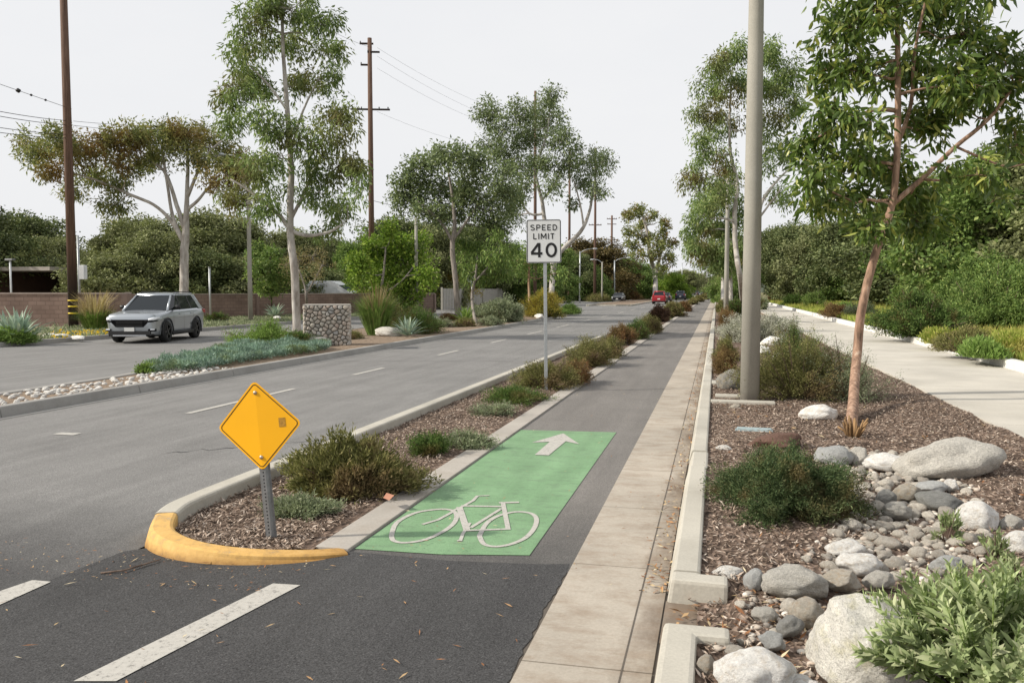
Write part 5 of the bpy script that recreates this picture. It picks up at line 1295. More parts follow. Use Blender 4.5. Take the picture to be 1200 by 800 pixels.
for i, (px, py, w, h) in enumerate([(72, 396, 22, 6), (58, 394, 14, 5), (92, 397, 18, 5), (325, 374, 10, 5), (432, 366, 12, 6)]):
    rockat(['pale flat rock beside the banded pole', 'small pale rock left of the flat rock by the banded pole', 'pale rock just right of the banded pole', 'little white rock by the pale blue agave', 'white rock behind the tall grass clump'][i], px, py, w, h, M['st_white'], i, z=.12)
cover('dead leaf litter and yellow flowers near the banded pole', [(60, 399), (150, 391), (150, 387), (60, 392)], 260, .16, .09, .06, 'flower', seed=8, name='flowers')
# right verge shrubs
sh('big rounded dark green bush beyond the white edge curb', 1078, 396, 104, 54, 'sh_green', 71, z=.35, stems=620, per=50, L=.085, W=.032, depthr=1.4, spread=.06, tmin=.35)
sh('broad grey-green thicket at the right picture edge', 1165, 388, 150, 74, 'lv_mid', 72, z=.4, stems=700, per=60, L=.1, W=.035, depthr=2.2, spread=.07, tmin=.3)
sh('brownish bush in the grass at the foot of the thicket', 1128, 414, 66, 26, 'sh_brown', 73, z=.35, stems=340, per=40, L=.06, W=.015, depthr=.9, spread=.05)
sh('yellow-green weeds right of the brownish bush', 1185, 418, 50, 22, 'grass', 74, z=.35, stems=260, per=36, L=.1, W=.02, depthr=1., spread=.05, up=.9)
sh('tan dry bush in the verge behind the red trunk', 978, 372, 34, 16, 'sh_rust', 75, z=.35, stems=260, per=40, depthr=1.2, spread=.06)
sh('grey-green low bush left of the tan dry bush', 1010, 373, 36, 18, 'sh_greygreen', 76, z=.35, stems=260, per=40, depthr=1.2, spread=.06)
sh('rusty bush far down the verge', 908, 352, 14, 9, 'sh_rust', 77, z=.35, stems=160, per=40, depthr=2., spread=.1)
for i, (px, py, w, h, m, lab) in enumerate([(1042, 382, 34, 16, 'grass', 'yellow-green weeds left of the big rounded bush'), (1105, 404, 40, 14, 'grass', 'yellow-green weeds before the big rounded bush'), (930, 358, 24, 12, 'tuft', 'green weeds near the far end of the white curb'), (990, 366, 30, 10, 'tuft', 'green weeds behind the red trunk by the white curb'), (1150, 420, 36, 16, 'tuft', 'green weeds between the brownish bush and the right edge')]):
    sh(lab, px, py, w, h, m, 100+i, z=.35, stems=200, per=34, depthr=.8, spread=.07, L=.11, W=.015, up=1.)
sh('dark olive bush in the verge beyond the white curb', 955, 360, 26, 18, 'lv_mid', 78, z=.35, stems=260, per=40, depthr=1.5, spread=.1)
# ------------------------------------------------------------------ trees
tree('tree', 'leaning red-barked tree with large glossy leaves in the right planting bed', 12.4, (997, 503), [
    [(997, 503, .076), (1003, 430, .066), (1012, 350, .060), (1030, 285, .055), (1047, 232, .05), (1052, 150, .046), (1052, 70, .038), (1050, -30, .03), (1048, -120, .02)],
    [(1045, 240, .04), (1080, 210, .036), (1120, 172, .032), (1158, 140, .028), (1190, 100, .022), (1230, 60, .018)],
    [(1050, 130, .03), (1020, 130, .026), (985, 148, .02), (960, 160, .014)],
    [(1052, 170, .035), (1068, 120, .03, .3), (1072, 60, .024, .3), (1090, -20, .018, .3)],
    [(1120, 172, .02), (1150, 185, .018), (1180, 195, .014), (1210, 190, .01)]],
    [(985, 35, 38, 32, 15), (1030, 10, 40, 32, 18), (1090, 8, 44, 34, 20), (1130, 38, 38, 32, 18), (965, 82, 28, 26, 11), (1015, 85, 40, 28, 16), (1075, 75, 44, 34, 24), (1125, 92, 42, 32, 22), (1168, 62, 22, 32, 12),
     (945, 165, 26, 24, 12), (978, 130, 30, 24, 11), (1000, 185, 34, 24, 14), (950, 205, 26, 18, 9), (970, 235, 28, 18, 10), (1005, 232, 36, 20, 15), (1040, 190, 32, 24, 14), (1080, 150, 34, 26, 15), (1060, 225, 38, 18, 15), (1078, 262, 40, 16, 16), (1020, 262, 26, 14, 8),
     (1120, 122, 34, 24, 12), (1165, 112, 28, 26, 11), (1152, 205, 26, 16, 6), (1190, 165, 28, 24, 8), (1172, 232, 18, 12, 3), (1110, 195, 18, 14, 3), (1050, -40, 60, 40, 22), (1130, -30, 60, 40, 20), (1000, -40, 60, 40, 18), (1215, 90, 30, 50, 12), (1222, 150, 20, 30, 9), (1010, 140, 24, 22, 8)],
    M['lv_red'], M['redbark'], .165, .053, per=24, cr=.23, hang=.5, depth=.95, full=True, tw=.016, seed=11, dens=1.2)
tree('tree', 'tall slender gum tree with white forked trunk on the median behind the pillar', 31, (348, 394), [
    [(350, 394, .16), (346, 330, .15), (341, 280, .14), (340, 250, .13), (341, 190, .11), (336, 120, .09), (331, 40, .06), (330, -60, .04)],
    [(340, 268, .09), (325, 250, .08), (310, 238, .06), (290, 222, .045), (270, 210, .03)],
    [(340, 270, .08), (360, 276, .07), (385, 272, .05), (402, 262, .03)],
    [(342, 255, .07), (352, 235, .06), (366, 205, .045), (382, 175, .03)], [(337, 130, .05), (315, 100, .04), (290, 75, .025)], [(340, 180, .05), (355, 130, .04), (375, 90, .025)]],
    [(300, 18, 30, 22, 14), (340, 10, 34, 24, 16), (380, 28, 22, 20, 9), (285, 55, 24, 20, 10), (330, 50, 30, 24, 14), (385, 60, 20, 15, 7), (275, 110, 26, 24, 13), (305, 100, 26, 24, 12), (350, 95, 26, 24, 11), (385, 90, 18, 14, 6),
     (265, 140, 18, 14, 7), (310, 145, 26, 20, 11), (350, 150, 26, 20, 9), (390, 135, 24, 20, 10), (398, 160, 20, 14, 7), (330, 180, 20, 16, 4), (370, 190, 26, 20, 10), (400, 195, 24, 24, 11), (418, 215, 12, 26, 8), (375, 225, 24, 20, 9), (395, 245, 18, 14, 7), (300, 190, 26, 20, 7),
     (290, 215, 26, 18, 9), (310, 240, 24, 16, 9), (270, 235, 14, 10, 4), (340, 220, 14, 16, 3), (380, 268, 14, 8, 4), (330, -30, 40, 30, 12)],
    M['lv_gum'], M['whitebark'], .20, .06, per=88, cr=.5, hang=.85, depth=1.3, tw=.03, seed=12, dens=1.05)
tree('tree', 'broad spreading gum tree with rusty crown behind the silver car', 45, (217, 378), [
    [(217, 378, .25), (216, 340, .23), (216, 300, .22), (217, 278, .20), (219, 235, .12), (220, 190, .08), (218, 160, .07)],
    [(216, 285, .13), (200, 258, .10), (180, 240, .08), (152, 228, .08), (110, 210, .05), (70, 200, .03)],
    [(216, 285, .12), (203, 255, .09), (196, 215, .07), (190, 175, .06)], [(217, 270, .13), (207, 240, .11), (192, 200, .08), (165, 185, .05)],
    [(220, 245, .1), (232, 235, .08), (250, 215, .05), (280, 205, .03)], [(220, 230, .1), (240, 185, .06), (260, 165, .04)]],
    [(40, 180, 22, 16, 13), (70, 165, 24, 16, 15), (60, 200, 20, 10, 9), (100, 178, 26, 20, 18), (130, 165, 26, 16, 16), (110, 210, 22, 14, 10), (135, 240, 16, 14, 9), (150, 195, 26, 16, 14), (160, 160, 24, 14, 15), (190, 155, 24, 14, 15), (180, 185, 22, 14, 9), (140, 215, 20, 10, 8),
     (215, 160, 24, 16, 15), (245, 160, 24, 16, 15), (235, 185, 20, 14, 9), (262, 180, 22, 18, 13), (275, 205, 24, 18, 14), (250, 215, 16, 14, 6), (295, 195, 20, 16, 11), (285, 230, 18, 12, 8), (85, 225, 14, 12, 5), (205, 175, 26, 12, 9), (30, 165, 10, 8, 4)],
    M['lv_gumrust'], M['whitebark'], .22, .075, per=85, cr=.58, hang=.35, depth=2.2, tw=.035, seed=13, dens=1.25)
tree('tree', 'round-crowned dark green tree with grey trunk on the median', 47, (537, 376), [
    [(537, 376, .17), (534, 330, .15), (530, 290, .14), (533, 265, .12), (530, 230, .08), (525, 200, .05)], [(532, 280, .09), (545, 262, .07), (560, 240, .05)], [(531, 285, .09), (518, 262, .07), (495, 240, .04)]],
    [(480, 220, 26, 20, 18), (470, 238, 18, 12, 9), (500, 190, 24, 18, 16), (530, 188, 26, 18, 18), (560, 195, 26, 20, 18), (590, 215, 22, 22, 18), (520, 220, 28, 20, 20), (550, 225, 28, 20, 20), (500, 250, 24, 16, 14), (535, 250, 26, 14, 14), (575, 245, 26, 20, 18), (600, 235, 12, 16, 8), (480, 205, 14, 12, 8), (580, 265, 22, 12, 10)],
    M['lv_grey'], M['greybark'], .20, .09, per=72, cr=.58, hang=.3, depth=1.9, tw=.03, seed=14, dens=1.3)
tree('tree', 'tall airy gum tree rising above the speed limit sign', 78, (645, 363), [
    [(645, 363, .26), (648, 320, .25), (655, 297, .22), (680, 272, .18), (690, 250, .14), (695, 225, .1), (700, 195, .06)],
    [(650, 320, .22), (640, 270, .2), (635, 235, .16), (628, 200, .12), (640, 160, .08), (646, 120, .04)], [(638, 250, .14), (620, 250, .1), (605, 225, .06)], [(635, 235, .12), (650, 215, .09), (665, 185, .05)], [(684, 266, .1), (680, 240, .08), (672, 210, .05)]],
    [(570, 135, 14, 22, 15), (590, 155, 18, 24, 16), (575, 170, 12, 16, 8), (610, 135, 18, 20, 16), (645, 120, 14, 16, 12), (640, 140, 22, 18, 18), (620, 165, 26, 20, 20), (655, 165, 20, 20, 16), (640, 190, 24, 18, 16), (610, 195, 22, 18, 14), (670, 185, 16, 18, 11), (690, 190, 16, 18, 12), (705, 190, 12, 16, 9), (680, 215, 18, 14, 10), (700, 225, 10, 14, 6), (650, 215, 20, 14, 9), (615, 220, 22, 14, 10), (600, 250, 16, 18, 9), (590, 190, 18, 16, 12), (668, 240, 10, 8, 3)],
    M['lv_grey'], M['whitebark'], .30, .11, per=75, cr=.92, hang=.5, depth=3., tw=.05, seed=15, dens=1.2)
tree('tree', 'drooping bright green pepper tree beside the round-crowned tree', 47.5, (558, 380), [
    [(558, 380, .09), (553, 350, .08), (557, 325, .07), (560, 300, .05)], [(556, 330, .06), (570, 315, .04), (580, 300, .03)]],
    [(560, 300, 22, 20, 16), (585, 290, 20, 22, 15), (545, 290, 18, 18, 11), (570, 320, 22, 14, 12), (548, 318, 16, 12, 8), (590, 315, 14, 16, 7)],
    M['lv_mid'], M['greybark'], .22, .06, per=80, cr=.55, hang=1.1, depth=1.4, tw=.03, seed=16)
tree('tree', 'thin young tree with brown stake-like trunk behind the yellow bush', 60, (621, 370), [
    [(621, 370, .10), (620, 340, .09), (620, 310, .07), (622, 285, .04)]],
    [(622, 300, 16, 16, 12), (605, 305, 14, 14, 8), (640, 300, 14, 14, 8), (620, 320, 22, 10, 8), (655, 320, 12, 12, 6)],
    M['lv_mid'], simple('young_trunk', (.26, .17, .10), .8), .25, .09, per=60, cr=.6, hang=.5, depth=1.4, tw=.03, seed=17)
tree('tree', 'bright green bushy tree in front of the long block wall', 61, (448, 368), [
    [(448, 366, .12), (447, 340, .11), (450, 315, .08), (452, 290, .05)], [(447, 345, .08), (470, 330, .06), (490, 305, .04)]],
    [(420, 315, 18, 16, 14), (440, 290, 20, 18, 16), (465, 285, 22, 18, 18), (490, 295, 18, 20, 14), (450, 320, 24, 18, 18), (480, 325, 24, 18, 18), (500, 320, 12, 18, 8), (455, 345, 24, 14, 14), (478, 350, 20, 10, 8), (430, 340, 16, 14, 9), (460, 270, 12, 8, 6)],
    M['lv_bright'], M['greybark'], .26, .13, per=80, cr=.7, hang=.2, depth=1.8, tw=.03, seed=18)
tree('tree', 'small round green tree left of the tall gum trunk', 52, (318, 372), [
    [(318, 373, .07), (318, 350, .06), (317, 325, .05), (317, 300, .03)]],
    [(317, 300, 20, 14, 14), (305, 315, 16, 14, 10), (330, 318, 18, 14, 11), (318, 335, 22, 10, 10), (300, 295, 10, 10, 5)],
    M['lv_mid'], M['darkbark'], .22, .11, per=80, cr=.5, hang=.3, depth=1.2, tw=.03, seed=19)
tree('tree', 'small bare pale-twigged tree behind the stone pillar', 50, (360, 372), [
    [(360, 374, .09), (359, 350, .08), (357, 335, .05), (350, 315, .04)], [(359, 345, .05), (370, 325, .04), (378, 310, .03)]],
    [(350, 305, 14, 12, 12), (365, 300, 16, 12, 13), (380, 310, 12, 12, 10), (345, 322, 12, 10, 8), (370, 322, 16, 8, 8), (336, 308, 8, 8, 5)],
    M['lv_pale'], M['greybark'], .16, .04, per=26, cr=.42, hang=-.2, depth=1., tw=.03, seed=20)
# right side gums along the curb
gumR = [(5., 44, (871, 365), 21, 'tall white-trunked gum tree just behind the big lamp post', [
    [(873, 366, .15), (868, 330, .14), (862, 290, .13), (861, 250, .12), (864, 215, .1), (856, 180, .08), (855, 140, .06), (857, 90, .04)],
    [(873, 366, .11), (886, 290, .1), (892, 240, .08), (908, 215, .06), (928, 195, .04)], [(890, 255, .06), (905, 235, .04), (915, 222, .03)]],
    [(840, 75, 18, 16, 10), (865, 65, 20, 16, 12), (900, 62, 22, 18, 13), (925, 85, 18, 20, 10), (835, 105, 18, 20, 11), (865, 100, 20, 20, 12), (905, 105, 24, 20, 14), (930, 120, 16, 18, 8), (825, 140, 18, 20, 11), (850, 145, 18, 20, 9), (905, 145, 24, 18, 13), (820, 175, 16, 20, 9), (845, 190, 18, 18, 8), (915, 180, 22, 16, 9), (815, 215, 16, 20, 9), (840, 225, 18, 18, 8), (905, 225, 18, 12, 4), (895, 185, 16, 14, 5), (920, 235, 14, 8, 3), (825, 250, 16, 18, 9)]),
 (6., 66, (857, 366), 22, 'second gum tree along the curb behind the tall white-trunked one', [
    [(858, 366, .16), (856, 330, .15), (853, 280, .13), (852, 240, .1), (853, 200, .06)]],
    [(850, 215, 18, 20, 12), (830, 235, 18, 20, 12), (815, 265, 16, 16, 11), (840, 265, 20, 16, 12), (865, 245, 16, 20, 10), (815, 295, 14, 14, 8), (838, 295, 18, 14, 10), (862, 280, 16, 18, 10), (850, 310, 16, 12, 7)]),
 (7., 92, (847, 366), 23, 'third gum tree far down the curb', [
    [(848, 359, .2), (847, 330, .18), (846, 290, .14), (846, 270, .08)]],
    [(845, 275, 14, 14, 10), (830, 290, 12, 14, 9), (856, 292, 14, 14, 9), (812, 290, 10, 12, 7), (845, 308, 14, 12, 8), (822, 308, 12, 8, 6), (862, 312, 10, 14, 7), (870, 300, 10, 14, 7)])]
for dz, D, b, sd, lab, li, bl in gumR:
    tree('tree', lab, D, b, li, bl, M['lv_gum'], M['whitebark'], .2 if D < 50 else .3, .065 if D < 50 else .10, per=105, cr=.62 if D < 50 else .85, hang=.9, depth=1.6, tw=.03, seed=sd, dens=1.15)
tree('tree', 'tall layered rust-and-green gum tree above the red car', 170, (767, 352), [
    [(766, 352, .5), (768, 325, .45), (762, 300, .4), (758, 270, .3), (752, 250, .2)], [(768, 325, .35), (775, 295, .28), (782, 275, .18)]],
    [(735, 252, 9, 5, 8), (750, 246, 10, 6, 10), (765, 252, 8, 5, 7), (755, 262, 9, 6, 8), (742, 272, 11, 6, 9), (757, 278, 11, 7, 10), (742, 286, 10, 6, 8), (775, 260, 6, 4, 4), (780, 272, 9, 6, 8), (770, 285, 12, 8, 12), (786, 286, 9, 8, 8), (745, 297, 10, 7, 8), (765, 300, 12, 8, 9), (785, 303, 10, 8, 8), (778, 316, 12, 8, 7)],
    M['lv_gumrust'], M['whitebark'], .5, .24, per=60, cr=1.0, hang=.1, depth=4, tw=.1, seed=24, dens=1.1)
# generic tree meshes
T = {}
T['oak'] = generic_tree(8.5, 4.6, 101, low=.2, ncl=230, per=230, L=.22, W=.14, cr=.95)
T['oak2'] = generic_tree(7.5, 4.4, 102, ncl=220, per=230, L=.22, W=.14, cr=.9, low=.06)
T['tall'] = generic_tree(12, 4.2, 103, ncl=180, per=210, L=.24, W=.15, cr=1.0, low=.18)
T['low'] = generic_tree(4.5, 3.6, 104, ncl=190, per=200, L=.2, W=.12, cr=.75, low=.03)
def place(kind, px, D, topy, mat, label, wide=1., rz=0., z=0., name='tree', group=None):
    tm, cm = T[kind]; hh = {'oak': 8.5, 'oak2': 7.5, 'tall': 12, 'low': 4.5}[kind]
    co_ = np.empty(len(cm.vertices)*3, dtype=np.float32); cm.vertices.foreach_get('co', co_); hh = float(np.percentile(co_[2::3], 98.5))
    b = base_at(px, D, z); t = P(px, topy, D).z-z; s = t/hh
    e = empty(name, b, label, 'tree', group, rz); e.scale = (s*wide, s*wide, s)
    key = kind+mat
    if key not in T:
        a = tm.copy(); a.materials.clear(); a.materials.append(M['darkbark']); c = cm.copy(); c.materials.clear(); c.materials.append(M[mat]); T[key] = (a, c)
    a, c = T[key]
    mobj('trunk', a, None, e); mobj('crown', c, None, e)
    return e
LT = [  # left background woods
 ('oak', -60, 60, 225, 'lv_oak', 1.1, 'dark oak just outside the left edge behind the house'),
 ('oak', 28, 74, 258, 'lv_oak', 1.2, 'dark oak rising behind the low brown house'), ('oak2', 62, 68, 284, 'lv_oak2', 1.0, 'olive tree directly behind the banded pole'),
 ('tall', 96, 100, 296, 'lv_oak', .6, 'distant dark tree seen right of the banded pole'), ('oak2', 128, 66, 288, 'lv_oak2', 1.15, 'olive oak behind the end of the taller wall'),
 ('oak', 162, 62, 262, 'lv_oak2', 1.15, 'dark oak behind the silver car'), ('low', 140, 56, 304, 'lv_oak2', 1.3, 'low olive bush tree over the wall corner'),
 ('oak2', 195, 58, 278, 'lv_oak2', 1.15, 'olive oak left of the broad gum trunk'), ('oak', 246, 64, 256, 'lv_oak2', 1.1, 'dark oak right of the broad gum trunk'),
 ('low', 240, 58, 300, 'lv_oak', 1.3, 'low dark oak over the long wall, right of the broad gum trunk'), ('oak2', 285, 66, 268, 'lv_oak2', 1.1, 'olive oak left of the tall gum trunk'),
 ('oak', 345, 80, 275, 'lv_oak2', 1.2, 'olive oak behind the bare pale-twigged tree'), ('low', 300, 60, 305, 'lv_oak2', 1.3, 'low dark oak behind the small round tree'), ('oak', 392, 84, 285, 'lv_oak', 1., 'dark oak behind the white vehicle roof'),
 ('oak2', 415, 78, 290, 'lv_mid', 1., 'mid green tree between the pillar and the bright tree'), ('low', 375, 72, 318, 'lv_oak', 1.4, 'low dark tree over the wall behind the pillar'), ('oak', 465, 88, 262, 'lv_oak', 1.1, 'dark oak behind the bright green tree'),
 ('oak2', 510, 84, 270, 'lv_oak2', 1., 'olive tree between the bright tree and the round-crowned tree'), ('low', 520, 84, 318, 'lv_yel', 1.2, 'yellowish low tree behind the round-crowned tree trunk'), ('oak', 560, 100, 268, 'lv_oak', 1.1, 'dark oak behind the drooping pepper tree'),
 ('oak2', 600, 104, 290, 'lv_mid', 1., 'mid green tree left of the speed limit sign'), ('low', 605, 118, 318, 'lv_oak2', 1.3, 'reddish low tree above the pale fence'), ('oak', 640, 120, 288, 'lv_mid', 1., 'green tree behind the speed limit sign post'),
 ('oak2', 690, 150, 285, 'lv_rust', 1.5, 'rusty rounded tree behind the two thin dark poles'), ('oak', 672, 140, 300, 'lv_oak', 1.2, 'dark tree right of the speed limit sign'), ('low', 688, 140, 313, 'lv_mid', 1.1, 'small green tree between the two thin dark poles'),
 ('oak', 715, 165, 308, 'lv_oak', 1., 'dark tree at the foot of the far three-armed pole'), ('oak2', 735, 165, 306, 'lv_mid', 1.4, 'green tree left of the layered gum'), ('oak2', 752, 185, 312, 'lv_mid', 1.4, 'mid green tree under the layered gum'),
 ('low', 790, 175, 322, 'lv_bright', 1.2, 'bright low tree right of the layered gum trunk'), ('oak', 803, 260, 318, 'lv_oak2', 1.3, 'olive tree near the end of the avenue'), ('oak', 818, 330, 322, 'lv_gumx', 1.3, 'pale tree at the vanishing end of the road'),
 ('oak2', 832, 420, 326, 'lv_oak', 1.6, 'dark tree closing the end of the avenue'), ('tall', 845, 300, 305, 'lv_gumx', 1.4, 'pale gum at the right of the vanishing road'), ('oak', 775, 330, 322, 'lv_oak', 1.6, 'dark far tree behind the dark cars'),
 ('low', 855, 120, 320, 'lv_mid', 1.1, 'low green tree beyond the third gum'), ('oak2', 868, 105, 300, 'lv_mid', .8, 'green tree right of the third gum')]
M['lv_yel'] = leafmat('lv_yellow', (.2, .16, .04), (.3, .25, .07), (.36, .32, .1), .5, .3, .5)
M['lv_gumx'] = leafmat('lv_pale_gum', (.11, .12, .07), (.17, .18, .11), (.24, .24, .15), .4, .2, .6)
for i, (k, px, D, ty, m, wd, lab) in enumerate(LT): place(k, px, D, ty, m, lab, wd, i*1.3)
RT = [('oak', 905, 125, 274, 'lv_oak', 1.0, 'dark oak at the left end of the woods right of the path'), ('oak', 932, 115, 268, 'lv_oak', 1.0, 'second dark oak from the left beyond the verge'), ('oak2', 962, 104, 268, 'lv_oak2', 1.05, 'olive oak left of the red trunk'),
 ('low', 985, 96, 306, 'lv_mid', 1.2, 'low green tree beneath the olive oak'), ('oak', 1000, 96, 262, 'lv_oak', 1.15, 'dark oak right behind the red trunk'), ('oak', 1045, 86, 248, 'lv_oak', 1.1, 'dark oak with shaded underside right of the red trunk'),
 ('tall', 1085, 70, 215, 'lv_oak2', 1.0, 'tall olive tree behind the long red-barked branch'), ('oak2', 1105, 58, 262, 'lv_mid', 1.1, 'green tree above the rounded dark bush'), ('oak', 1160, 40, 200, 'lv_mid', 1.15, 'large green tree filling the right edge'),
 ('oak', 1225, 38, 190, 'lv_oak2', 1.15, 'olive tree cut off by the right edge'), ('low', 1160, 34, 306, 'lv_mid', 1.1, 'bright green low tree in front of the large right tree'), ('tall', 1190, 58, 170, 'lv_grey', 1., 'grey-green tall tree behind the right edge crown'),
 ('oak', 1020, 130, 262, 'lv_oak', 1.6, 'far dark oak behind the red trunk'), ('oak', 950, 150, 285, 'lv_oak', 1.8, 'far dark oak behind the woods'), ('oak2', 1075, 75, 250, 'lv_oak', 1.6, 'shaded oak deep in the right woods'), ('oak', 1150, 70, 240, 'lv_oak', 1.6, 'dark oak deep behind the large right tree'), ('oak', 1260, 60, 220, 'lv_oak', 1.6, 'dark oak beyond the right edge'),
 ('low', 1210, 30, 315, 'lv_mid', 1., 'low green tree at the right edge above the weeds')]
for i, (k, px, D, ty, m, wd, lab) in enumerate(RT): place(k, px, D, ty, m, lab, wd, i*1.7+.5, .3)
sheet('distant_woods', [(-900, 700, 0), (900, 700, 0), (900, 702, 9), (300, 702, 13), (-100, 702, 8), (-600, 702, 12), (-900, 702, 9)], 0, simple('far_haze_green', (.12, .14, .11), .95, scale=.05, var=.4))
# ------------------------------------------------------------------ cars
def carpaint(name, c, metal=.5):
    m, nt, out = newmat(name); b = principled(nt, out, c, .32, metal=metal, spec=.5, coat=.6); b.inputs['Coat Roughness'].default_value = .08; return m
M['glass'] = simple('car_glass', (.012, .016, .02), .05, 0, .28, .05)
M['cladding'] = simple('black_cladding', (.02, .02, .021), .65)
M['grille'] = simple('grille_black', (.006, .006, .007), .8, 0, .1)
M['chrome'] = simple('bright_trim', (.55, .56, .58), .25, .9)
M['headl'] = simple('headlamp', (.85, .87, .9), .2, .0, .8)
M['taill'] = simple('tail_lamp', (.35, .015, .012), .25, 0, .6)
M['rim'] = simple('dark_rim', (.05, .052, .055), .35, .7)
M['plate'] = simple('number_plate', (.66, .66, .64), .5)
def interp(t, T_): return float(np.interp(t, [a for a, _ in T_], [b for _, b in T_]))
def car(label, loc, heading, paint, kind='suv', group=None, scale=1., rimm='rim'):
    """front faces +X in local space; heading rotates about Z"""
    if kind == 'suv': Lh, Wd, Ht, belt, wr, xf, xr = 4.7, 1.86, 1.69, 1.10, .37, 1.42, -1.28
    else: Lh, Wd, Ht, belt, wr, xf, xr = 4.6, 1.82, 1.44, .95, .33, 1.38, -1.36
    e = empty('car', loc, label, 'car', group, heading); e.scale = (scale,)*3
    hw = Wd/2; L2 = Lh/2
    # lower body loft, stations from front (+) to rear (-)
    st = [(L2, .70, .40, belt-.24), (L2-.04, .80, .30, belt-.16), (L2-.16, .89, .24, belt-.12), (L2-.45, .955, .22, belt-.10), (L2-.9, .985, .22, belt-.055), (L2-1.3, .995, .22, belt-.02), (.8, 1., .22, belt), (0, 1., .22, belt+.01), (-.9, 1., .22, belt+.02), (-1.5, .995, .22, belt+.03), (-L2+.35, .97, .24, belt+.02), (-L2+.12, .91, .28, belt), (-L2+.02, .84, .34, belt-.1), (-L2, .76, .42, belt-.22)]
    dense = []
    for a, b in zip(st[:-1], st[1:]):
        for k in range(3): t = k/3; dense.append(tuple(a[i]*(1-t)+b[i]*t for i in range(4)))
    dense.append(st[-1]); rows = []
    for x, wf, zb_, zt in dense:
        w = hw*wf; h = zt-zb_
        half = [(0, zb_), (w*.86, zb_), (w*.95, zb_+h*.08), (w*.985, zb_+h*.3), (w*.97, zb_+h*.45), (w*1., zb_+h*.66), (w*.995, zb_+h*.8), (w*.955, zb_+h*.93), (w*.90, zt), (w*.6, zt+.022), (0, zt+.034)]
        rows.append([(x, y_, z_) for y_, z_ in half]+[(x, -y_, z_) for y_, z_ in half[-2:0:-1]])
    m_ = len(rows[0]); vs = [v for r_ in rows for v in r_]
    fs = [(i*m_+k, i*m_+(k+1) % m_, (i+1)*m_+(k+1) % m_, (i+1)*m_+k) for i in range(len(rows)-1) for k in range(m_)]
    fs += [tuple(range(m_))[::-1], tuple((len(rows)-1)*m_+k for k in range(m_))]
    bme = MB().add(vs, fs).mesh('body', True); bo_ = mobj('body', bme, paint, e)
    # cut wheel arches
    cut = MB()
    for x in (xf, xr): cut.tube([(x, -hw-.3, wr), (x, -hw*.62, wr)], wr+.075, 28); cut.tube([(x, hw*.62, wr), (x, hw+.3, wr)], wr+.075, 28)
    co_ = mobj('cutter', cut.mesh('cut')); co_.parent = e
    bpy.context.view_layer.update()
    md = bo_.modifiers.new('b', 'BOOLEAN'); md.object = co_; md.operation = 'DIFFERENCE'; md.solver = 'EXACT'
    bpy.context.view_layer.update(); dg = bpy.context.evaluated_depsgraph_get(); nm = bpy.data.meshes.new_from_object(bo_.evaluated_get(dg))
    bo_.modifiers.clear(); bo_.data = nm; bpy.data.objects.remove(co_)
    nm.materials.clear(); nm.materials.append(paint); nm.materials.append(M['cladding'])
    for p in nm.polygons:
        c = p.center; p.use_smooth = True
        inarch = any(math.hypot(c.x-x, c.z-wr) < wr+.07 for x in (xf, xr))
        if inarch or c.z < .30: p.material_index = 1; 
        if inarch: p.use_smooth = False
    # greenhouse
    if kind == 'suv': gb0, gt0, gt1, gb1 = L2-1.25, L2-2.05, -L2+.55, -L2+.12
    else: gb0, gt0, gt1, gb1 = L2-1.35, L2-2.15, -L2+1.35, -L2+.55
    rt = Ht-.05; bw = hw*.90; tw_ = hw*.68
    def gl(x, z): return None
    B0 = [(gb0, bw*.92, belt), (gb0-.35, bw, belt), (gb1+.3, bw, belt+.02), (gb1, bw*.86, belt+.02)]
    T0 = [(gt0, tw_*.92, rt), (gt0-.3, tw_, rt+.02), (gt1+.3, tw_, rt), (gt1, tw_*.9, rt-.03)]
    vs = B0+[(x, -y_, z) for x, y_, z in B0[::-1]]+T0+[(x, -y_, z) for x, y_, z in T0[::-1]]
    fs = [(k, (k+1) % 8, 8+(k+1) % 8, 8+k) for k in range(8)]+[tuple(range(15, 7, -1))]
    mobj('window', MB().add(vs, fs).mesh('glass'), M['glass'], e)
    # roof
    rf = []
    xs = np.linspace(gt0+.06, gt1-.05, 9)
    for i, x in enumerate(xs):
        cr_ = .045*math.sin(math.pi*(i+.6)/9.4); w = tw_*(.95 if i in (0, 8) else 1.02)
        rf.append([(x, -w-.02, rt-.03), (x, -w, rt+.02), (x, -w*.6, rt+.035+cr_*.6), (x, 0, rt+.04+cr_), (x, w*.6, rt+.035+cr_*.6), (x, w, rt+.02), (x, w+.02, rt-.03)])
    vs = [v for r_ in rf for v in r_]; fs = [(i*7+k, i*7+k+1, i*7+k+8, i*7+k+7) for i in range(8) for k in range(6)]; fs += [(0, 1, 2, 3, 4, 5, 6)[::-1], tuple(56+k for k in range(7))]
    mobj('roof', MB().add(vs, fs).mesh('roof', True), paint, e)
    for s in (-1, 1):
        pm = MB()
        def P3(x, w, z): return (x, s*w, z)
        def pil(a, b, wa, wb):
            (xa, ya, za), (xb, yb, zb2) = a, b
            o = .012*s
            pm.add([(xa-wa, s*ya+o, za), (xa+wa, s*ya+o, za), (xb+wb, s*yb+o, zb2), (xb-wb, s*yb+o, zb2)], [(0, 1, 2, 3)] if s < 0 else [(3, 2, 1, 0)])
        pm.tube([P3(gb0+.01, bw*.93, belt-.02), P3(gt0+.02, tw_*.94, rt+.01)], [.045, .035], 8)
        pm.tube([P3(gt0+.02, tw_*.94, rt+.01), P3(gt0-.3, tw_*1.01, rt+.035), P3(gt1+.3, tw_*1.01, rt+.02), P3(gt1, tw_*.92, rt-.02)], .032, 8)
        pil((gb1+.28, bw, belt), (gt1+.30, tw_, rt), .20, .10)
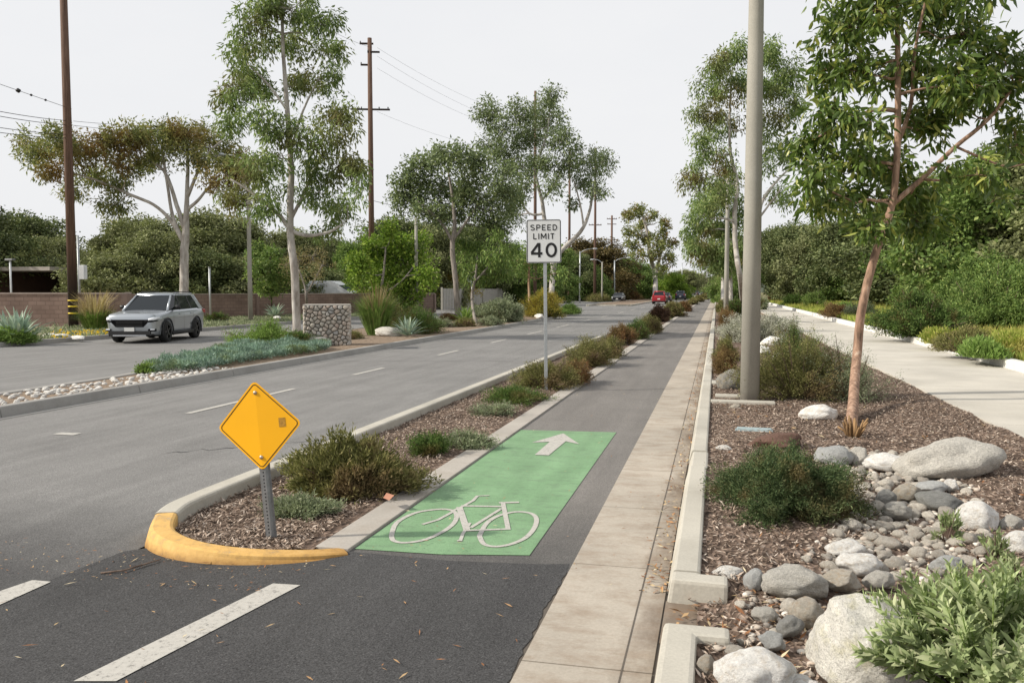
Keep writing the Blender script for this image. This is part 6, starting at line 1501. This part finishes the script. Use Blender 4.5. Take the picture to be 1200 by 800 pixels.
        pm.tube([P3(gb1+.02, bw*.88, belt), P3(gt1+.02, tw_*.92, rt-.03)], [.07, .05], 8)
        mobj('pillar', pm.mesh('pil', True), paint, e)
    bp_ = MB()
    for s in (-1, 1):
        for xb_ in ((.12, -.02), (-.95, -.9)) if kind == 'suv' else ((0.02, -.05),):
            bp_.add([(xb_[0]-.05, s*(bw+.008), belt), (xb_[0]+.05, s*(bw+.008), belt), (xb_[1]+.04, s*(tw_+.008), rt), (xb_[1]-.04, s*(tw_+.008), rt)], [(0, 1, 2, 3)])
    mobj('door_pillar', bp_.mesh('bp'), M['black'], e)
    # wheels
    for x in (xf, xr):
        for s in (-1, 1):
            w = MB(); yc = s*(hw-.12)
            prof = [(wr*.60, -.11), (wr*.93, -.115), (wr, -.07), (wr, .07), (wr*.93, .115), (wr*.60, .11)]
            n = 28; vs = [(r_*math.cos(6.2832*k/n), o_, r_*math.sin(6.2832*k/n)) for r_, o_ in prof for k in range(n)]
            fs = [(i*n+k, i*n+(k+1) % n, (i+1)*n+(k+1) % n, (i+1)*n+k) for i in range(5) for k in range(n)]
            wo = mobj('wheel', w.add(vs, fs).mesh('tyre', True), M['rubber'], e, (x, yc, wr))
            rm = MB().disc((0, s*.05, 0), (0, 1, 0), wr*.62, 28)
            for k in range(5):
                a = k*1.2566; ca, sa = math.cos(a), math.sin(a)
                rm.add([(ca*.05-sa*.035, s*.095, sa*.05+ca*.035), (ca*.05+sa*.035, s*.095, sa*.05-ca*.035), (ca*wr*.62+sa*.03, s*.105, sa*wr*.62-ca*.03), (ca*wr*.62-sa*.03, s*.105, sa*wr*.62+ca*.03)], [(0, 1, 2, 3)])
            rm.disc((0, s*.1, 0), (0, 1, 0), .06, 12, .02)
            mobj('rim', rm.mesh('rim'), M[rimm], wo)
    ex = []
    if kind == 'suv':
        for s in (-1, 1):
            ar = MB()
            for x in (xf, xr):
                pts = [(x+(wr+.09)*math.cos(R(a)), s*(hw-.012), wr+(wr+.09)*math.sin(R(a))) for a in range(-18, 199, 12)]; ar.tube(pts, .024, 6)
            ar.box(xr+wr+.02, xf-wr-.02, s*hw-.03 if s > 0 else s*hw-.012, s*hw+.012 if s > 0 else s*hw+.03, .24, .36)
            mobj('cladding', ar.mesh('cl', True), M['cladding'], e)
        for s in (-1, 1):
            rr_ = MB(); rr_.tube([(gt0-.25, s*tw_*.93, rt+.03), (gt0-.35, s*tw_*.93, rt+.10), (gt1+.3, s*tw_*.93, rt+.10), (gt1+.2, s*tw_*.93, rt+.03)], .018, 6)
            mobj('roof_rail', rr_.mesh('rr', True), M['black'], e)
    # front
    zf = belt-.42
    gx0 = L2-.01
    mobj('grille', MB().add([(L2+.03, -.46, zf-.12), (L2+.03, .46, zf-.12), (L2+.025, .60, zf+.02), (L2+.01, .62, zf+.13), (L2+.01, -.62, zf+.13), (L2+.025, -.60, zf+.02), (L2-.1, -.46, zf-.12), (L2-.1, .46, zf-.12), (L2-.1, .62, zf+.13), (L2-.1, -.62, zf+.13)], [(0, 1, 2, 3, 4, 5), (6, 7, 1, 0), (4, 3, 8, 9), (1, 7, 8, 3, 2), (0, 5, 4, 9, 6)]).mesh('grille'), M['grille'], e)
    mobj('lower_grille', MB().box(L2-.1, L2+.04, -.70, .70, .30, .43).mesh('lg', bevel=.01), M['cladding'], e)
    mobj('skid_plate', MB().box(L2-.1, L2+.05, -.56, .56, .25, .30).mesh('lg', bevel=.01), M['chrome'], e)
    mobj('number_plate', MB().box(L2+.035, L2+.05, -.17, .17, .42, .55).mesh('np'), M['plate'], e)
    gb2 = MB()
    for k in range(4): gb2.tube([(L2+.03, -.44, zf-.08+k*.05), (L2+.034, 0, zf-.08+k*.05), (L2+.03, .44, zf-.08+k*.05)], .008, 5)
    mobj('grille_bar', gb2.mesh('gb'), M['cladding'], e)
    for s in (-1, 1):
        mobj('headlight', MB().tube([(L2+.0, s*.63, zf+.13), (L2-.08, s*.76, zf+.15), (L2-.30, s*(hw*.945), zf+.19)], [.035, .06, .03], 8).mesh('hl', True), M['headl'], e)
        mobj('lamp_housing', MB().tube([(L2+.02, s*.52, zf+.06), (L2-.03, s*.74, zf+.075), (L2-.2, s*(hw*.94), zf+.10)], [.03, .03, .015], 8).mesh('lh', True), M['grille'], e)
        mobj('air_intake', MB().add([(L2+.02, s*.62, .50), (L2-.10, s*.86, .50), (L2-.10, s*.86, .42), (L2+.02, s*.62, .40)], [(0, 1, 2, 3)]).mesh('ai'), M['grille'], e)
        mobj('fog_lamp', MB().box(L2-.12, L2-.01, s*.72-.09, s*.72+.09, .46, .50).mesh('fl'), M['headl'], e)
        mobj('mirror', MB().tube([(gb0-.42, s*(bw-.02), belt+.06), (gb0-.42, s*(bw+.1), belt+.1), (gb0-.40, s*(bw+.22), belt+.11)], [.03, .07, .06], 8).mesh('mi', True), M['black'], e)
        mobj('tail_light', MB().box(-L2-.01, -L2+.22, s*(hw*.8)-.12, s*(hw*.8)+.12, belt-.16, belt-.02).mesh('tl', bevel=.02), M['taill'], e)
        for xd in ((.35, -.75)): mobj('door_handle', MB().box(xd-.1, xd+.1, s*hw-.012, s*hw+.018, belt-.15, belt-.12).mesh('dh', bevel=.004), paint, e)
        dl = MB()
        for xd in (1.0-.08, -.02, -.95): dl.add([(xd-.006, s*(hw*1.003), .38), (xd+.006, s*(hw*1.003), .38), (xd+.006, s*(hw*1.0), belt-.1), (xd-.006, s*(hw*1.0), belt-.1)], [(0, 1, 2, 3)])
        mobj('door_gap', dl.mesh('dl'), M['black'], e)
    mobj('rear_plate', MB().box(-L2-.015, -L2, -.17, .17, .60, .74).mesh('rp'), M['plate'], e)
    mobj('rear_bumper', MB().box(-L2-.03, -L2+.1, -hw*.8, hw*.8, .28, .42).mesh('rb', bevel=.03), M['cladding'], e)
    return e
g1 = G(167, 402, 0); g2 = G(229, 395, 0)
mid = (g1+g2)/2
# camera-facing SUV coming toward us
gw = G(188.7, 400.7, 0); hd = R(-76.5); cx0 = gw.x-math.cos(hd)*1.42-.972*.85+.22; cy0 = gw.y-math.sin(hd)*1.42-.233*.85
car('silver compact SUV driving toward the camera on the far carriageway', (cx0, cy0, 0), hd, carpaint('silver_paint', (.40, .43, .46), .75), 'suv')
def carat(label, px, py, heading, c, kind='sedan', metal=.4): 
    g = G(px, py, 0); return car(label, (g.x, g.y+2.3, 0), heading, carpaint('paint_'+label.split()[0], c, metal), kind)
carat('red hatchback seen from behind, nearest of the receding cars', 772, 356.3, R(90), (.38, .02, .03), 'suv')
carat('black car right behind the red car in the next gap', 779, 353.8, R(90), (.02, .023, .03), 'sedan')
bpy.data.objects[-1] if False else None
g = G(780, 354.3, 0)
carat('dark blue SUV receding, right of the black car', 797, 351.6, R(90), (.02, .025, .045), 'suv')
carat('dark grey car facing us by the tip of the second median', 723, 353.8, R(-90), (.06, .065, .07), 'sedan')
e = car('blue off-roader behind the grey-leaved median bush', (base_at(594, 108, 0).x, base_at(594, 108, 0).y, 0), R(-90), carpaint('paint_blue', (.08, .18, .32), .3), 'suv')
carat('white car far away on the left lane', 803, 346.6, R(90), (.6, .6, .6), 'sedan')
carat('black car far ahead in the middle of the road', 820, 347.2, R(90), (.02, .02, .025), 'sedan')
carat('white van-like car at the far end beside the path', 834, 347.2, R(90), (.65, .65, .65), 'suv')
carat('dark car at the very end of the road', 816, 346.2, R(90), (.03, .03, .04), 'suv')
# ------------------------------------------------------------------ cyclist
def cyclist():
    g = G(830.5, 352.6, 0); D = DG(830.5, 352.6)
    b = empty('bicycle', g, 'bicycle ridden away from the camera on the path', 'bicycle', rz=R(90))
    for x, nm in ((.52, 'wheel'), (-.52, 'wheel')):
        pts = [(x+.34*math.cos(k*.3491), 0, .35+.34*math.sin(k*.3491)) for k in range(19)]
        mobj(nm, MB().tube(pts, .02, 6).mesh('w', True), M['rubber'], b)
    fr = MB()
    for a, c in (((-.52, 0, .35), (-.15, 0, .85)), ((-.15, 0, .95), (-.02, 0, .3)), ((-.52, 0, .35), (-.02, 0, .3)), ((-.02, 0, .3), (.36, 0, .78)), ((-.13, 0, .8), (.36, 0, .85)), ((.36, 0, .95), (.52, 0, .35))): fr.tube([a, c], .018, 6)
    fr.tube([(.38, -.28, 1.0), (.36, 0, .98), (.38, .28, 1.0)], .014, 6)
    mobj('frame', fr.mesh('f', True), M['black'], b); mobj('saddle', MB().tube([(-.28, 0, .96), (-.14, 0, .97), (-.02, 0, .96)], [.06, .06, .02], 8).mesh('s', True), M['black'], b)
    p = empty('person', (g.x, g.y-.1, .9), 'person in dark clothes cycling away on the path', 'person', rz=R(90))
    me = bpy.data.meshes.new('body')
    V = [(0, 0, .08), (.08, 0, .3), (.2, 0, .52), (.24, 0, .62), (.27, 0, .74), (.05, .1, .04), (.3, .1, -.12), (.12, .1, -.5), (.2, .1, -.54), (.05, -.1, .04), (.26, -.1, .02), (.1, -.1, -.34), (.18, -.1, -.38), (.2, .18, .5), (.36, .24, .3), (.5, .24, .12), (.2, -.18, .5), (.36, -.24, .3), (.5, -.24, .12)]
    E_ = [(0, 1), (1, 2), (2, 3), (3, 4), (0, 5), (5, 6), (6, 7), (7, 8), (0, 9), (9, 10), (10, 11), (11, 12), (2, 13), (13, 14), (14, 15), (2, 16), (16, 17), (17, 18)]
    Rr = [.15, .15, .15, .06, .11, .1, .08, .05, .05, .1, .08, .05, .05, .07, .05, .04, .07, .05, .04]
    me.from_pydata(V, E_, []); o = mobj('body', me, simple('dark_clothes', (.03, .03, .04), .8), p)
    o.modifiers.new('s', 'SKIN'); 
    for i, r_ in enumerate(Rr): me.skin_vertices[0].data[i].radius = (r_, r_)
    me.skin_vertices[0].data[0].use_root = True
    o.modifiers.new('ss', 'SUBSURF').levels = 1; o.modifiers[-1].render_levels = 1
    mobj('helmet', MB().tube([(.24, 0, .74), (.28, 0, .84), (.28, 0, .88)], [.1, .11, .04], 10).mesh('h', True), M['black'], p)
cyclist()
# ------------------------------------------------------------------ light, sky, camera
sunv = Vector((-.92, -.36, 0)).normalized(); el = R(33)
sdir = Vector((sunv.x*math.cos(el), sunv.y*math.cos(el), math.sin(el)))
ld = bpy.data.lights.new('sun', 'SUN'); ld.energy = 5.0; ld.angle = R(1.6); ld.color = (1., .93, .82)
lo = bpy.data.objects.new('sun', ld); col.objects.link(lo); lo.rotation_euler = (-sdir).to_track_quat('-Z', 'Y').to_euler(); lo.location = (0, 0, 30)
w = bpy.data.worlds.new('World'); scn.world = w; w.use_nodes = True; nt = w.node_tree; nt.nodes.clear()
out = nt.nodes.new('ShaderNodeOutputWorld'); bg = nt.nodes.new('ShaderNodeBackground'); sky = nt.nodes.new('ShaderNodeTexSky')
sky.sky_type = 'NISHITA'; sky.sun_disc = False; sky.sun_elevation = el; sky.sun_rotation = math.atan2(sdir.x, sdir.y); sky.dust_density = 4; sky.air_density = 1.2
tc = nt.nodes.new('ShaderNodeTexCoord'); n1 = noise_(nt, mapping(nt, tc.outputs['Generated'], (1, 1, 3)), 1.6, 6, .6)
# thin bright overcast veil over the sky (values are in sky units, x0.1)
veil = ramp(nt, n1, [(.3, (.865, .875, .90)), (.7, (.915, .918, .93))])
vm = nt.nodes.new('ShaderNodeVectorMath'); vm.operation = 'SCALE'; vm.inputs[3].default_value = 10.0; nt.links.new(veil, vm.inputs[0])
mx = mix(nt, sky.outputs[0], vm.outputs[0], .95)
nt.links.new(mx, bg.inputs[0]); bg.inputs[1].default_value = .1; nt.links.new(bg.outputs[0], out.inputs[0])
cd = bpy.data.cameras.new('camera'); cam = bpy.data.objects.new('camera', cd); col.objects.link(cam); scn.camera = cam
cd.sensor_width = 36; cd.lens = 30.; cd.clip_end = 6000; cd.clip_start = .05
cam.location = (0, 0, H); cam.rotation_euler = (math.pi/2-TH, 0, PSI)
scn.view_settings.view_transform = 'Standard'; scn.view_settings.look = 'None'; scn.view_settings.exposure = 0
scn.render.film_transparent = False
scn.cycles.max_bounces = 6; scn.cycles.transparent_max_bounces = 4; scn.cycles.use_denoising = True
